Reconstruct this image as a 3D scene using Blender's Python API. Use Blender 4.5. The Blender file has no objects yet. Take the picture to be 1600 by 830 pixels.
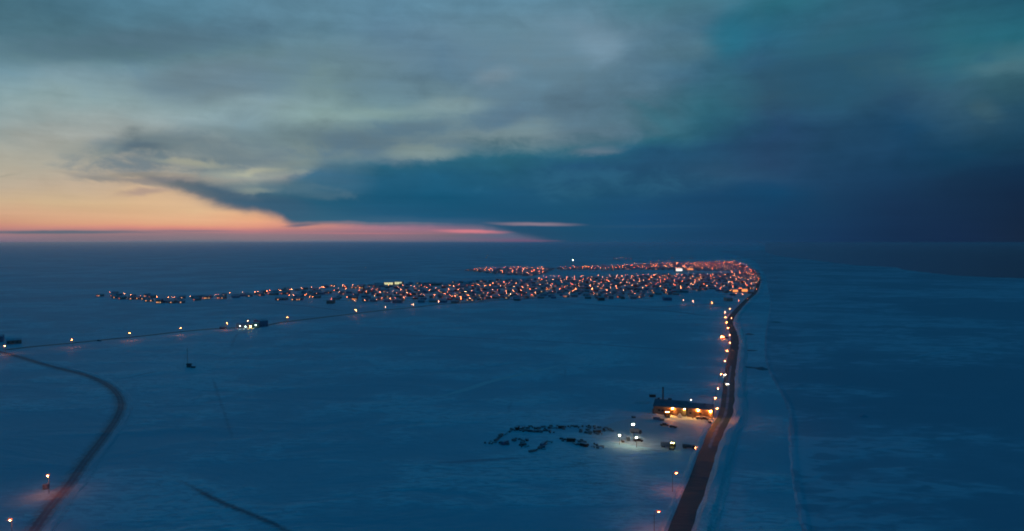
import bpy, math, random
from mathutils import Vector, Matrix, noise
R = math.radians
random.seed(11)
SC = bpy.context.scene
COL = SC.collection

# ------------------------------------------------------------------ camera
F = 1081.0; H = 114.0; HORIZON = 379.0
PITCH = math.atan((415 - HORIZON) / F)
cam_d = bpy.data.cameras.new('camera'); cam = bpy.data.objects.new('camera', cam_d); COL.objects.link(cam)
cam_d.sensor_width = 36; cam_d.lens = 36 * F / 1600
cam_d.clip_start = 1; cam_d.clip_end = 400000
cam.location = (0, 0, H); cam.rotation_euler = (math.pi / 2 - PITCH, 0, 0)
SC.camera = cam
SC.view_settings.view_transform = 'Standard'; SC.view_settings.look = 'None'
SC.view_settings.exposure = 0; SC.view_settings.gamma = 1
SC.render.engine = 'CYCLES'
cy = SC.cycles
cy.max_bounces = 3; cy.diffuse_bounces = 2; cy.glossy_bounces = 2; cy.volume_bounces = 2
cy.transmission_bounces = 1; cy.transparent_max_bounces = 4
cy.use_denoising = True; cy.use_light_tree = True
cy.filter_width = 1.9
cy.sample_clamp_indirect = 4

def raydir(px, py):
    x = (px - 800) / F; y = -(py - 415) / F
    c, s = math.cos(PITCH), math.sin(PITCH)
    return Vector((x, c + y * s, -s + y * c))
def at(px, py, z=0.0):
    d = raydir(px, py); t = (z - H) / d.z
    return Vector((d.x * t, d.y * t, z))
def to_px(p):
    x, y, z = p[0], p[1], p[2] - H
    c, s = math.cos(PITCH), math.sin(PITCH)
    dep = y * c - z * s; up = y * s + z * c
    return 800 + F * x / dep, 415 - F * up / dep
def azel(px, py):
    d = raydir(px, py)
    return math.degrees(math.atan2(d.x, d.y)), math.degrees(math.atan2(d.z, math.hypot(d.x, d.y)))
def lin(h):
    h = h.lstrip('#'); o = []
    for i in (0, 2, 4):
        c = int(h[i:i+2], 16) / 255
        o.append(c / 12.92 if c <= .04045 else ((c + .055) / 1.055) ** 2.4)
    return (*o, 1)

# ------------------------------------------------------------------ world: dusk sky
W = bpy.data.worlds.new('World'); SC.world = W; W.use_nodes = True
NT = W.node_tree; NT.nodes.clear(); L = NT.links
class G:
    def __init__(s, nt): s.nt = nt
    def n(s, t, **k):
        o = s.nt.nodes.new(t)
        for a, b in k.items(): setattr(o, a, b)
        return o
    def put(s, sock, v):
        if isinstance(v, bpy.types.NodeSocket): s.nt.links.new(v, sock)
        elif v is not None: sock.default_value = v
    def m(s, op, a, b=None, c=None, clamp=False):
        o = s.n('ShaderNodeMath', operation=op, use_clamp=clamp)
        for i, v in enumerate((a, b, c)): s.put(o.inputs[i], v)
        return o.outputs[0]
    def rng(s, v, a, b, c=0.0, d=1.0, smooth=True):
        o = s.n('ShaderNodeMapRange', interpolation_type='SMOOTHSTEP' if smooth else 'LINEAR')
        for i, x in enumerate((v, a, b, c, d)): s.put(o.inputs[i], x)
        return o.outputs[0]
    def mix(s, f, a, b, mode='MIX'):
        o = s.n('ShaderNodeMix', data_type='RGBA', blend_type=mode)
        s.put(o.inputs[0], f); s.put(o.inputs[6], a); s.put(o.inputs[7], b)
        return o.outputs[2]
    def comb(s, x, y, z=0.0):
        o = s.n('ShaderNodeCombineXYZ')
        for i, v in enumerate((x, y, z)): s.put(o.inputs[i], v)
        return o.outputs[0]
    def noise(s, vec, scale, detail=4, rough=.55, dist=0.0):
        o = s.n('ShaderNodeTexNoise'); s.put(o.inputs['Vector'], vec)
        o.inputs['Scale'].default_value = scale; o.inputs['Detail'].default_value = detail
        o.inputs['Roughness'].default_value = rough; o.inputs['Distortion'].default_value = dist
        return o
    def ramp(s, f, stops):
        o = s.n('ShaderNodeValToRGB'); e = o.color_ramp.elements
        stops = sorted(stops)
        e[0].position, e[0].color = stops[0]; e[1].position, e[1].color = stops[-1]
        for p, c in stops[1:-1]:
            k = e.new(p); k.color = c
        s.put(o.inputs[0], f); return o.outputs[0]
g = G(NT)
tc = g.n('ShaderNodeTexCoord'); sp = g.n('ShaderNodeSeparateXYZ'); L.new(tc.outputs['Generated'], sp.inputs[0])
DX, DY, DZ = sp.outputs
AZ = g.m('MULTIPLY', g.m('ARCTAN2', DX, DY), 57.29578)
EL = g.m('MULTIPLY', g.m('ARCSINE', DZ), 57.29578)
# cloud warp: flatter towards the horizon
nv = g.comb(g.m('MULTIPLY', AZ, .10), g.m('MULTIPLY', EL, .19), 3.1)
n1 = g.noise(nv, 1.0, 6, .56); s1 = g.n('ShaderNodeSeparateColor'); L.new(n1.outputs['Color'], s1.inputs[0])
amp = g.rng(EL, 0.0, 7.0, .08, 1.0)
ws = g.m('MULTIPLY', g.m('SUBTRACT', s1.outputs[0], .5), amp)
wt = g.m('MULTIPLY', g.m('SUBTRACT', s1.outputs[1], .5), amp)
U = g.m('MULTIPLY_ADD', ws, 9.0, AZ)
V = g.m('MULTIPLY_ADD', wt, 3.4, EL)
nv2 = g.comb(g.m('MULTIPLY', AZ, .26), g.m('MULTIPLY', EL, .50), 7.7)
n2 = g.noise(nv2, 1.0, 8, .58, .3)
f2 = g.m('SUBTRACT', n2.outputs[0], .5)

BASE = {
 0: '0 466f80,50 4f7686,90 688d99,120 76979c,160 8aa39f,200 9aa69c,230 a8a997,260 b4ac93,290 c2b092,310 caaf8f,335 d2a586,344 d09c80,352 c88c7c,358 b47e7c,370 8f7784,379 75697f',
 100: '0 4b7689,50 527988,90 61848f,120 7f9c9f,160 90a8a2,200 a0aa9f,230 a8aa9b,260 b4ae97,290 c5b193,315 d0b38e,338 d9aa88,348 d69f80,354 cc8c7e,360 a27c80,370 85747f,376 7c707e,379.5 5c6c80',
 200: '0 537f94,50 547a8b,90 5c808c,120 809fa3,160 92aaa5,200 a0aba1,230 a8aa9c,260 b6ae97,290 cab190,320 d9b68f,340 deaf89,349 dca181,355 d48c7f,361 a47c80,370 87757f,376 7f727f,379.5 5c6c80',
 300: '0 58859a,50 567d90,90 62838f,130 7b979c,170 91a9a5,205 9aa9a2,230 98a39c,265 b5b09a,300 d4b491,331 e2bb92,345 e4b08a,351 e1a783,356 dc917f,361 b57d81,365 967a82,374 827680,379.5 5c6c80',
 400: '0 5e889d,50 5a8094,90 64848f,130 7a979c,165 8aa4a3,200 829c9d,235 8a9c98,268 b0b09c,290 b4ae94,325 e4b48c,345 e8aa84,355 de9680,361 bc7e82,367 947a82,375 80747f,379.5 5a697e',
 500: '0 60899e,50 5f8597,90 6b8b97,130 7f9da0,165 8aa6a4,200 7b9396,235 76898a,265 70868a,340 dc9c80,354 c8887f,361 a9787f,367 917783,376 7c7380,379.5 566881',
 600: '0 608aa1,50 60849a,90 69899a,130 6c8b99,170 809fa1,205 6a8693,240 74898f,345 a8808a,358 a8788a,364 9a7482,372 84707f,377 706c80,379.5 50627c',
 700: '0 628ca2,50 64869a,90 5e8096,130 5f8095,170 7f9ba0,205 708c98,240 7f9497,345 80708a,358 8a6c82,363 94707f,368 746a78,374 72687c,379.5 4c6079',
 800: '0 628ca2,50 668a9c,100 718c9b,130 698799,180 607d90,215 788f97,235 7a9096,340 507088,370 5a6480,376 70607c,379 4a5876',
 900: '0 5b8498,40 6a8a9d,80 7393a6,120 668595,160 5c7b8e,200 607f90,230 5d7685,379 2a4e6c',
 1000: '0 4a7a8c,50 5c8094,100 5a7d92,150 557789,190 4b7384,215 4b6c7f,379 1e4c6c',
 1100: '0 457688,40 46738a,80 507888,120 46718a,160 3c6c80,379 1a4366',
 1180: '0 30748a,50 2a6c84,100 305d78,379 173d5f'}
BANK = {
 250: '270 8a8a88,290 6a7078,310 5f6a78',
 300: '276 8f9690,288 6f7f86,300 566a7a,312 4b6276,330 50667a',
 400: '278 84949a,292 64808a,305 45697c,318 355d76,335 3c5e76',
 500: '225 7f9498,250 648290,272 45708a,295 2f647d,320 265b77,345 33607a,356 4c647c',
 600: '225 6a8896,245 45748a,262 2c6680,280 245e7c,310 1b5675,338 225878,350 3a5f7a,358 55667e',
 700: '228 64848f,246 3f7284,260 2c667e,280 226080,310 165474,338 1c5475,355 45607c,362 50647e',
 800: '235 2f6a7c,270 265f7a,300 1f5677,330 1a5071,355 24506f,379 2a4e6c',
 900: '225 336c7e,240 2c667a,265 25567a,300 205270,330 1b5070,350 1c4e6e,379 1e4c6c',
 1000: '200 3a6f80,215 2f6a7e,240 255777,265 255272,300 1f5070,340 1a4a70,379 1b4a6c',
 1100: '120 3a7084,170 316a7c,200 2b6076,230 255070,280 28506e,310 1a4669,379 1a4366',
 1200: '0 2d6d80,50 2a6680,100 305d78,150 32586f,200 25496b,260 28496a,300 15466a,340 173f62,379 173d5f',
 1300: '0 31647a,80 325e74,150 2c5870,200 234a68,260 1f4464,320 193d5e,379 17365a',
 1400: '0 2c5f75,50 2f6078,110 386478,150 2a506c,200 1c4868,260 1a4060,320 183454,379 152e4e',
 1500: '0 2a6076,50 2e6a7c,90 336e80,130 355c72,190 2a5068,230 174260,280 17334f,379 152a49',
 1600: '0 255c72,50 296a7c,90 45727f,120 356070,160 234a60,220 1b425c,260 153350,300 142a45,379 16273f'}
def field(cols, U, V):
    fac = g.m('DIVIDE', V, 22.0); out = None; pa = None
    for x in sorted(cols):
        st = []
        for t in cols[x].split(','):
            y, h = t.split(); c = lin(h)
            if cols is BASE and x <= 400 and 110 <= float(y) <= 300:      # a little cooler between the glow and the upper cloud
                c = (c[0] * .97, c[1] * .99, c[2] * 1.11, 1)
            st.append((max(0, azel(x, float(y))[1] / 22.0), c))
        r = g.ramp(fac, st); a = azel(x, 379)[0]
        out = r if out is None else g.mix(g.rng(U, pa, a, smooth=False), out, r)
        pa = a
    return out
def curve(pts, U):
    # value (elevation) as a function of azimuth, by a float curve
    fc = g.n('ShaderNodeFloatCurve'); cm = fc.mapping.curves[0]
    P = [((azel(x, y)[0] + 40) / 80, (azel(x, y)[1] + 10) / 60) for x, y in pts]
    while len(cm.points) < len(P): cm.points.new(.5, .5)
    for p, q in zip(cm.points, P): p.location = q; p.handle_type = 'VECTOR'
    fc.mapping.use_clip = False; fc.mapping.update()
    g.put(fc.inputs['Value'], g.m('MULTIPLY_ADD', U, 1 / 80, .5, clamp=True))
    return g.m('MULTIPLY_ADD', fc.outputs[0], 60.0, -10.0)
base = field(BASE, U, V)
bank = field(BANK, U, V)
TOP = [(-20, 420), (215, 420), (262, 296), (300, 281), (400, 283), (450, 283), (500, 250), (560, 235), (620, 252), (700, 250), (750, 240), (850, 236),
       (950, 228), (1000, 212), (1050, 190), (1100, 150), (1130, 90), (1155, 20), (1185, -60), (1250, -250), (1620, -330)]
BOT = [(-20, 270), (215, 289), (260, 307), (300, 322), (350, 332), (400, 339), (440, 348), (455, 356), (520, 354), (600, 356), (700, 357), (770, 359),
       (810, 369), (850, 377), (900, 388), (960, 420), (1620, 480)]
fine = g.m('MULTIPLY', f2, g.rng(EL, 0, 8, .5, 1.0))
vt = g.m('MULTIPLY_ADD', fine, 2.4, g.m('MULTIPLY_ADD', g.m('SUBTRACT', V, EL), g.rng(AZ, -24, -8, .25, 1.0), EL))
vb = g.m('MULTIPLY_ADD', fine, g.rng(AZ, -24, -12, 2.2, 1.1), g.m('MULTIPLY_ADD', g.m('SUBTRACT', V, EL), .35, EL))
U2 = g.m('MULTIPLY_ADD', g.m('SUBTRACT', U, AZ), .4, AZ)
mt = g.rng(g.m('SUBTRACT', curve(TOP, U2), vt), g.rng(AZ, 11, 17, -1.3, -3.5), g.rng(AZ, 11, 17, .9, 4.0))
mb = g.rng(g.m('SUBTRACT', vb, curve(BOT, U2)), -.16, g.rng(AZ, -26, -14, 1.5, .5))
sky = g.mix(g.m('MULTIPLY', mt, mb), base, bank)
# broken mid-level cloud on the left: lumps where the noise is high, inside a broad region
def lumps(col, px, py, rx, ry, ang, h, lo, hi, op):
    a0, e0 = azel(px, py); kx = abs(azel(px + 1, py)[0] - a0); ky = abs(azel(px, py + 1)[1] - e0)
    u = g.m('SUBTRACT', U2, a0); v = g.m('SUBTRACT', EL, e0); c, s = math.cos(R(ang)), math.sin(R(ang))
    p = g.m('DIVIDE', g.m('MULTIPLY_ADD', u, c, g.m('MULTIPLY', v, -s)), rx * kx)
    q = g.m('DIVIDE', g.m('MULTIPLY_ADD', u, s, g.m('MULTIPLY', v, c)), ry * ky)
    d = g.m('SQRT', g.m('ADD', g.m('MULTIPLY', p, p), g.m('MULTIPLY', q, q)))
    k = g.m('MULTIPLY_ADD', g.rng(d, 1.1, .2, 0.0, 1.0), .34, n2.outputs[0])
    return g.mix(g.m('MULTIPLY', g.rng(k, lo, hi), g.rng(d, 1.15, .55, 0.0, op)), col, lin(h))
sky = lumps(sky, 300, 245, 260, 58, -7, '677c88', .58, .86, .85)
sky = lumps(sky, 150, 75, 380, 40, -10, '567586', .60, .9, .6)
sky = lumps(sky, 380, 272, 160, 14, -3, '99a29a', .66, .86, .6)
sky = lumps(sky, 380, 312, 150, 16, 12, '6f7f88', .70, .95, .5)
sky = lumps(sky, 640, 215, 300, 60, -4, '557487', .68, .95, .7)
sky = lumps(sky, 420, 120, 420, 60, -8, '5f7d8e', .66, .95, .5)
sky = lumps(sky, 880, 130, 260, 120, 10, '587a8e', .66, .95, .5)
sky = lumps(sky, 1350, 110, 330, 90, -6, '25506a', .66, .95, .5)
def blob(col, px, py, rx, ry, ang, h, op, soft=1.0, warp=1.0):
    a0, e0 = azel(px, py)
    kx = abs(azel(px + 1, py)[0] - a0); ky = abs(azel(px, py + 1)[1] - e0)
    u = g.m('SUBTRACT', U2, a0)
    v = g.m('SUBTRACT', g.m('MULTIPLY_ADD', fine, 1.6 * warp, g.m('MULTIPLY_ADD', g.m('SUBTRACT', V, EL), .5 * warp, EL)), e0)
    c, s = math.cos(R(ang)), math.sin(R(ang))
    p = g.m('DIVIDE', g.m('MULTIPLY_ADD', u, c, g.m('MULTIPLY', v, -s)), rx * kx)
    q = g.m('DIVIDE', g.m('MULTIPLY_ADD', u, s, g.m('MULTIPLY', v, c)), ry * ky)
    d = g.m('SQRT', g.m('ADD', g.m('MULTIPLY', p, p), g.m('MULTIPLY', q, q)))
    return g.mix(g.rng(d, 1.25, .15, 0.0, op), col, lin(h))
for b in [
    (345, 306, 125, 15, 9, '456074', .8), (270, 293, 80, 10, 12, '5c6e79', .7), (180, 284, 90, 5, 8, '7d8083', .55), (420, 322, 90, 14, 6, '355c76', .7), (530, 290, 60, 20, 0, '48708a', .4), (330, 132, 130, 34, -16, '688190', .5), (620, 140, 170, 40, -6, '5c7c8c', .5), (250, 60, 200, 26, -12, '557485', .5), (480, 205, 90, 26, -10, '6a828a', .45),
    (120, 232, 70, 18, -8, '90968f', .5), (235, 228, 95, 20, -6, '62767f', .8), (228, 232, 45, 9, -4, '4f6779', .7), (165, 240, 40, 12, -30, '8a9490', .5),
    (330, 235, 130, 34, 4, '78898c', .45), (360, 205, 80, 14, 8, '768c92', .5), (300, 118, 130, 26, -16, '6d8590', .55), (350, 150, 70, 16, -20, '738a93', .45),
    (215, 278, 110, 5, -4, '8c8b85', .55), (250, 286, 70, 6, -8, '85858a', .45), (220, 303, 45, 6, -6, '9a8688', .5), (12, 271, 30, 2.5, -8, 'a09c8c', .4),
    (300, 256, 70, 7, 0, 'b4b49c', .55), (405, 268, 60, 7, -6, 'bcbca2', .6), (395, 298, 40, 6, 0, '98a094', .5), (450, 262, 60, 16, -6, '708489', .5),
    (660, 240, 70, 13, 2, '869a98', .75), (480, 250, 40, 14, 10, '80918f', .5),
    (545, 216, 75, 18, 2, '5d7888', .7), (650, 197, 70, 11, -4, '5f7a89', .6), (785, 182, 45, 28, 10, '55748a', .5), (760, 235, 60, 12, 4, '4f7486', .4),
    (560, 176, 90, 12, -6, '8ca8a6', .5), (700, 164, 70, 12, -4, '829ca1', .6), (770, 120, 40, 18, -10, '7f939f', .6), (935, 75, 50, 40, 20, '7a98ab', .6),
    (820, 205, 55, 20, -10, '7f989c', .5), (930, 236, 45, 8, -4, '667a8a', .7), (835, 110, 90, 70, 0, '66899b', .35), (870, 170, 40, 30, 0, '587789', .4),
    (1080, 75, 60, 24, 20, '4f7589', .5), (1145, 58, 45, 45, 0, '246c84', .7), (1020, 185, 60, 14, 30, '3c7486', .5), (1150, 272, 90, 12, 4, '2c506e', .5),
    (1545, 165, 30, 22, 20, '3f6270', .6), (1585, 105, 60, 14, 12, '4a7380', .6), (1330, 60, 120, 25, -6, '2b6478', .4),
    (735, 362, 62, 3.6, 1, 'd67f8a', .95, 1, .3), (835, 350, 75, 3.8, 1, '8c7c8c', .9, 1, .3), (1000, 354, 120, 3, 0, '2a506e', .4, 1, .3), (820, 376.5, 60, 2.2, 0, '705878', .75, 1, .2),
    (90, 363, 190, 3.4, -.5, '586878', .95, 1, .25), (300, 361, 90, 1.6, 0, '7c7480', .6, 1, .2), (590, 349, 130, 2.4, 0, '6d7486', .6, 1, .3), (560, 365, 130, 1.6, 0, 'c47c84', .5, 1, .2),
    (470, 352, 30, 3, -4, '4a5f78', .7, 1, .3)]:
    sky = blob(sky, *b)
sky = lumps(sky, 480, 300, 120, 24, 6, '4f7082', .60, .86, .6)
sky = lumps(sky, 900, 285, 260, 40, 0, '2f6480', .60, .92, .5)
# fine cloud texture
tex = g.rng(n2.outputs[0], .3, .7, .84, 1.06, smooth=False)
tex = g.mix(1.0, sky, g.comb(tex, tex, tex), 'MULTIPLY')
n3 = g.noise(g.comb(g.m('MULTIPLY', AZ, .05), g.m('MULTIPLY', EL, .9), 1.2), 1.0, 5, .6)
t3 = g.rng(n3.outputs[0], .3, .7, .94, 1.06, smooth=False)
sky = g.mix(g.rng(EL, 1.5, 7), sky, tex)
sky = g.mix(1.0, sky, g.comb(t3, t3, t3), 'MULTIPLY')
# outside the framed part: towards the zenith and behind the camera the dome falls to deep dusk blue
ns = g.n('ShaderNodeTexSky', sky_type='NISHITA'); ns.sun_disc = False; ns.sun_elevation = R(.5); ns.sun_rotation = R(-62)
zen = g.ramp(g.m('DIVIDE', EL, 90.0), [(0, (.001, .028, .066, 1)), (.3, (.0003, .058, .130, 1)), (1, (.0001, .075, .163, 1))])
zen = g.mix(1.0, zen, g.mix(1.0, ns.outputs[0], (.0003, .008, .014, 1), 'MULTIPLY'), 'ADD')
far = g.m('MAXIMUM', g.rng(EL, 20, 25), g.rng(g.m('ABSOLUTE', AZ), 38, 54))
sky = g.mix(far, sky, zen)
sky = g.mix(g.rng(EL, -.3, -3), sky, lin('10304a'))
bg = g.n('ShaderNodeBackground'); L.new(sky, bg.inputs[0]); bg.inputs[1].default_value = 1.0
wo = g.n('ShaderNodeOutputWorld'); L.new(bg.outputs[0], wo.inputs[0])
W.cycles.sampling_method = 'MANUAL'; W.cycles.sample_map_resolution = 1024

# the sun is below the horizon: only a very weak, broad afterglow from the left
sd = bpy.data.lights.new('sun', 'SUN'); so = bpy.data.objects.new('sun', sd); COL.objects.link(so)
sd.energy = .035; sd.angle = R(14); sd.color = (1, .66, .55)
_s = Vector((math.sin(R(-62)) * math.cos(R(7)), math.cos(R(-62)) * math.cos(R(7)), math.sin(R(7))))
so.rotation_euler = _s.to_track_quat('Z', 'Y').to_euler()

# ------------------------------------------------------------------ materials
MATS = {}
def mat(name, col, rough=.8, spec=.3, emit=None, strength=0, vary=0, vscale=1.0, bump=0, metallic=0):
    if name in MATS: return MATS[name]
    m = bpy.data.materials.new(name); m.use_nodes = True; MATS[name] = m
    b = m.node_tree.nodes['Principled BSDF']; q = G(m.node_tree)
    b.inputs['Base Color'].default_value = (*col, 1); b.inputs['Roughness'].default_value = rough
    b.inputs['Specular IOR Level'].default_value = spec; b.inputs['Metallic'].default_value = metallic
    if emit:
        b.inputs['Emission Color'].default_value = (*emit, 1); b.inputs['Emission Strength'].default_value = strength
    if vary:
        tcn = q.n('ShaderNodeTexCoord'); nz = q.noise(tcn.outputs['Object'], vscale, 5, .6)
        k = q.rng(nz.outputs[0], .3, .7, 1 - vary, 1 + vary, smooth=False)
        c = q.mix(1.0, (*col, 1), q.comb(k, k, k), 'MULTIPLY'); q.put(b.inputs['Base Color'], c)
        if bump:
            bn = q.n('ShaderNodeBump'); bn.inputs['Strength'].default_value = bump; bn.inputs['Distance'].default_value = .2
            q.put(bn.inputs['Height'], nz.outputs[0]); q.put(b.inputs['Normal'], bn.outputs[0])
    return m
def snow_mat(name, c_lo, c_hi, ripple=1.0, rough=.55, sx=.12, sy=.33, ang=6, patch=.004, bumpd=2.0, worn=None, wsc=.25):
    m = bpy.data.materials.new(name); m.use_nodes = True; MATS[name] = m
    b = m.node_tree.nodes['Principled BSDF']; q = G(m.node_tree)
    geo = q.n('ShaderNodeNewGeometry')
    mp = q.n('ShaderNodeMapping'); q.put(mp.inputs['Vector'], geo.outputs['Position'])
    mp.inputs['Rotation'].default_value = (0, 0, R(ang)); mp.inputs['Scale'].default_value = (sx, sy, 1)
    r1 = q.noise(mp.outputs[0], 1.0, 4, .55, .8)           # wind drifts
    mp2 = q.n('ShaderNodeMapping'); q.put(mp2.inputs['Vector'], geo.outputs['Position'])
    mp2.inputs['Rotation'].default_value = (0, 0, R(ang - 5)); mp2.inputs['Scale'].default_value = (.011, .021, 1)
    r2 = q.noise(mp2.outputs[0], 1.0, 5, .6, .5)           # broad drift fields
    r3 = q.noise(geo.outputs['Position'], patch, 5, .6)    # large wind-scoured patches
    k = q.m('MULTIPLY', q.rng(r2.outputs[0], .42, .62, .08, 1.0), q.rng(r3.outputs[0], .40, .6, .12, 1.0))
    # wind-packed crust between the drifts is a little darker than fresh snow
    t = q.m('ADD', q.m('MULTIPLY', q.rng(r1.outputs[0], .36, .64), q.m('MULTIPLY', k, 1.35 * ripple)),
            q.m('ADD', q.m('MULTIPLY_ADD', r2.outputs[0], .22, .06), q.m('MULTIPLY_ADD', r3.outputs[0], 1.3, -.42)))
    base_c = q.mix(q.rng(t, .25, .95), (*c_lo, 1), (*c_hi, 1))
    if worn:                                                # worn away along a track, ragged at its edges
        at_ = q.n('ShaderNodeAttribute', attribute_name='wear'); wn = q.noise(geo.outputs['Position'], wsc, 4, .65)
        wf = q.m('MULTIPLY_ADD', q.m('SUBTRACT', wn.outputs[0], .5), 1.5, q.m('MULTIPLY_ADD', at_.outputs['Fac'], 1.5, -.25))
        base_c = q.mix(q.rng(wf, -.1, 1.1), base_c, (*worn, 1))
    q.put(b.inputs['Base Color'], base_c)
    b.inputs['Roughness'].default_value = rough; b.inputs['Specular IOR Level'].default_value = .05
    bn = q.n('ShaderNodeBump'); bn.inputs['Strength'].default_value = 1.0; bn.inputs['Distance'].default_value = bumpd * ripple
    q.put(bn.inputs['Height'], q.m('ADD', q.m('MULTIPLY', r1.outputs[0], k), q.m('MULTIPLY', r2.outputs[0], .9)))
    q.put(b.inputs['Normal'], bn.outputs[0])
    return m
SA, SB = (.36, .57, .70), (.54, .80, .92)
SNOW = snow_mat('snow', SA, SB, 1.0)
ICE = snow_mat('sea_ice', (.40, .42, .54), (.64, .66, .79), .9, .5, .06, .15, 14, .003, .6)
BANKM = snow_mat('bank_snow', (.50, .62, .72), (.80, .88, .95), .6, .7, .5, .5, 30)
ROADM = snow_mat('packed_gravel_snow', SA, SB, .5, worn=(.045, .115, .13))
ROADL = mat('packed_snow_lane', (.22, .23, .25), .7, .3, vary=.3, vscale=.15)
TRACK = snow_mat('worn_snow_track', SA, SB, worn=(.30, .41, .53))
TRACKD = snow_mat('scoured_track', SA, SB, worn=(.24, .20, .25), wsc=.5)
PALE = mat('fresh_drift', (.60, .76, .84), .7, .2, vary=.06, vscale=.02)
WATER = mat('open_water', (.006, .012, .022), .12, .5)
DARK = mat('dark_painted_steel', (.085, .10, .12), .6, .4, vary=.3, vscale=.6)
RUST = mat('rusty_steel', (.10, .05, .035), .8, .3, vary=.3, vscale=.8)
WALLM = [mat('siding_' + n, c, .8, .2, vary=.15, vscale=.4) for n, c in
         (('brown', (.25, .19, .16)), ('grey', (.3, .3, .34)), ('red', (.34, .14, .12)), ('blue', (.18, .22, .34)), ('tan', (.40, .33, .27)), ('green', (.18, .25, .22)))]
ROOFS = mat('snowy_roof', (.44, .54, .64), .8, .2, vary=.25, vscale=.25)
ROOFD = mat('dark_roof', (.05, .06, .08), .8, .2, vary=.2, vscale=.3)
GLASS = mat('dark_glass', (.02, .03, .04), .1, .5)
WOOD = mat('grey_timber', (.24, .25, .27), .85, .2, vary=.3, vscale=1.2)
POLE = mat('galvanised_pole', (.14, .14, .15), .5, .5, vary=.1, vscale=1)
RUB = mat('black_rubber', (.02, .02, .02), .9, .2, vary=.1, vscale=2)
SOD = [mat('sodium_lamp_glow_' + k, (.8, .6, .4), .4, .3, c, s) for k, c, s in
       (('warm', (1, .19, .05), 330), ('deep', (1, .15, .035), 300), ('soft', (1, .28, .14), 190), ('red', (1, .11, .03), 200), ('bright', (1, .22, .055), 460))]
SODF = [mat('town_lamp_glow_' + k, (.8, .6, .4), .4, .3, c, s) for k, c, s in
        (('warm', (1, .24, .07), 105), ('deep', (1, .17, .04), 110), ('soft', (1, .33, .14), 60), ('red', (1, .13, .035), 80), ('bright', (1, .30, .10), 190))]
GLARE = [mat('lamp_glare_ring_' + k, (.6, .3, .15), .4, .3, c, s) for k, c, s in
        (('orange', (1, .20, .05), 2.2), ('red', (1, .13, .035), 2.0))]  # dim emission for an added shell that imitates glare round the lens
WHT = mat('white_lamp_glow', (.8, .8, .7), .4, .3, (1, .80, .45), 260)
GRN = mat('yellow_green_lamp_glow', (.7, .8, .4), .4, .3, (.95, .95, .30), 90)
AMB = mat('amber_lamp_glow', (.8, .5, .2), .4, .3, (1, .25, .035), 1700)
AMBW = mat('pale_amber_lamp_glow', (.8, .7, .3), .4, .3, (1, .50, .10), 450)
HEADL = mat('headlight_glow', (.8, .8, .8), .3, .3, (1, .93, .74), 70)
WIN = [mat('lit_window_' + k, (.5, .4, .2), .4, .3, c, s) for k, c, s in
       (('orange', (1, .38, .12), 3.0), ('yellow', (1, .6, .25), 2.2), ('red', (1, .2, .09), 2.0))]

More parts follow.
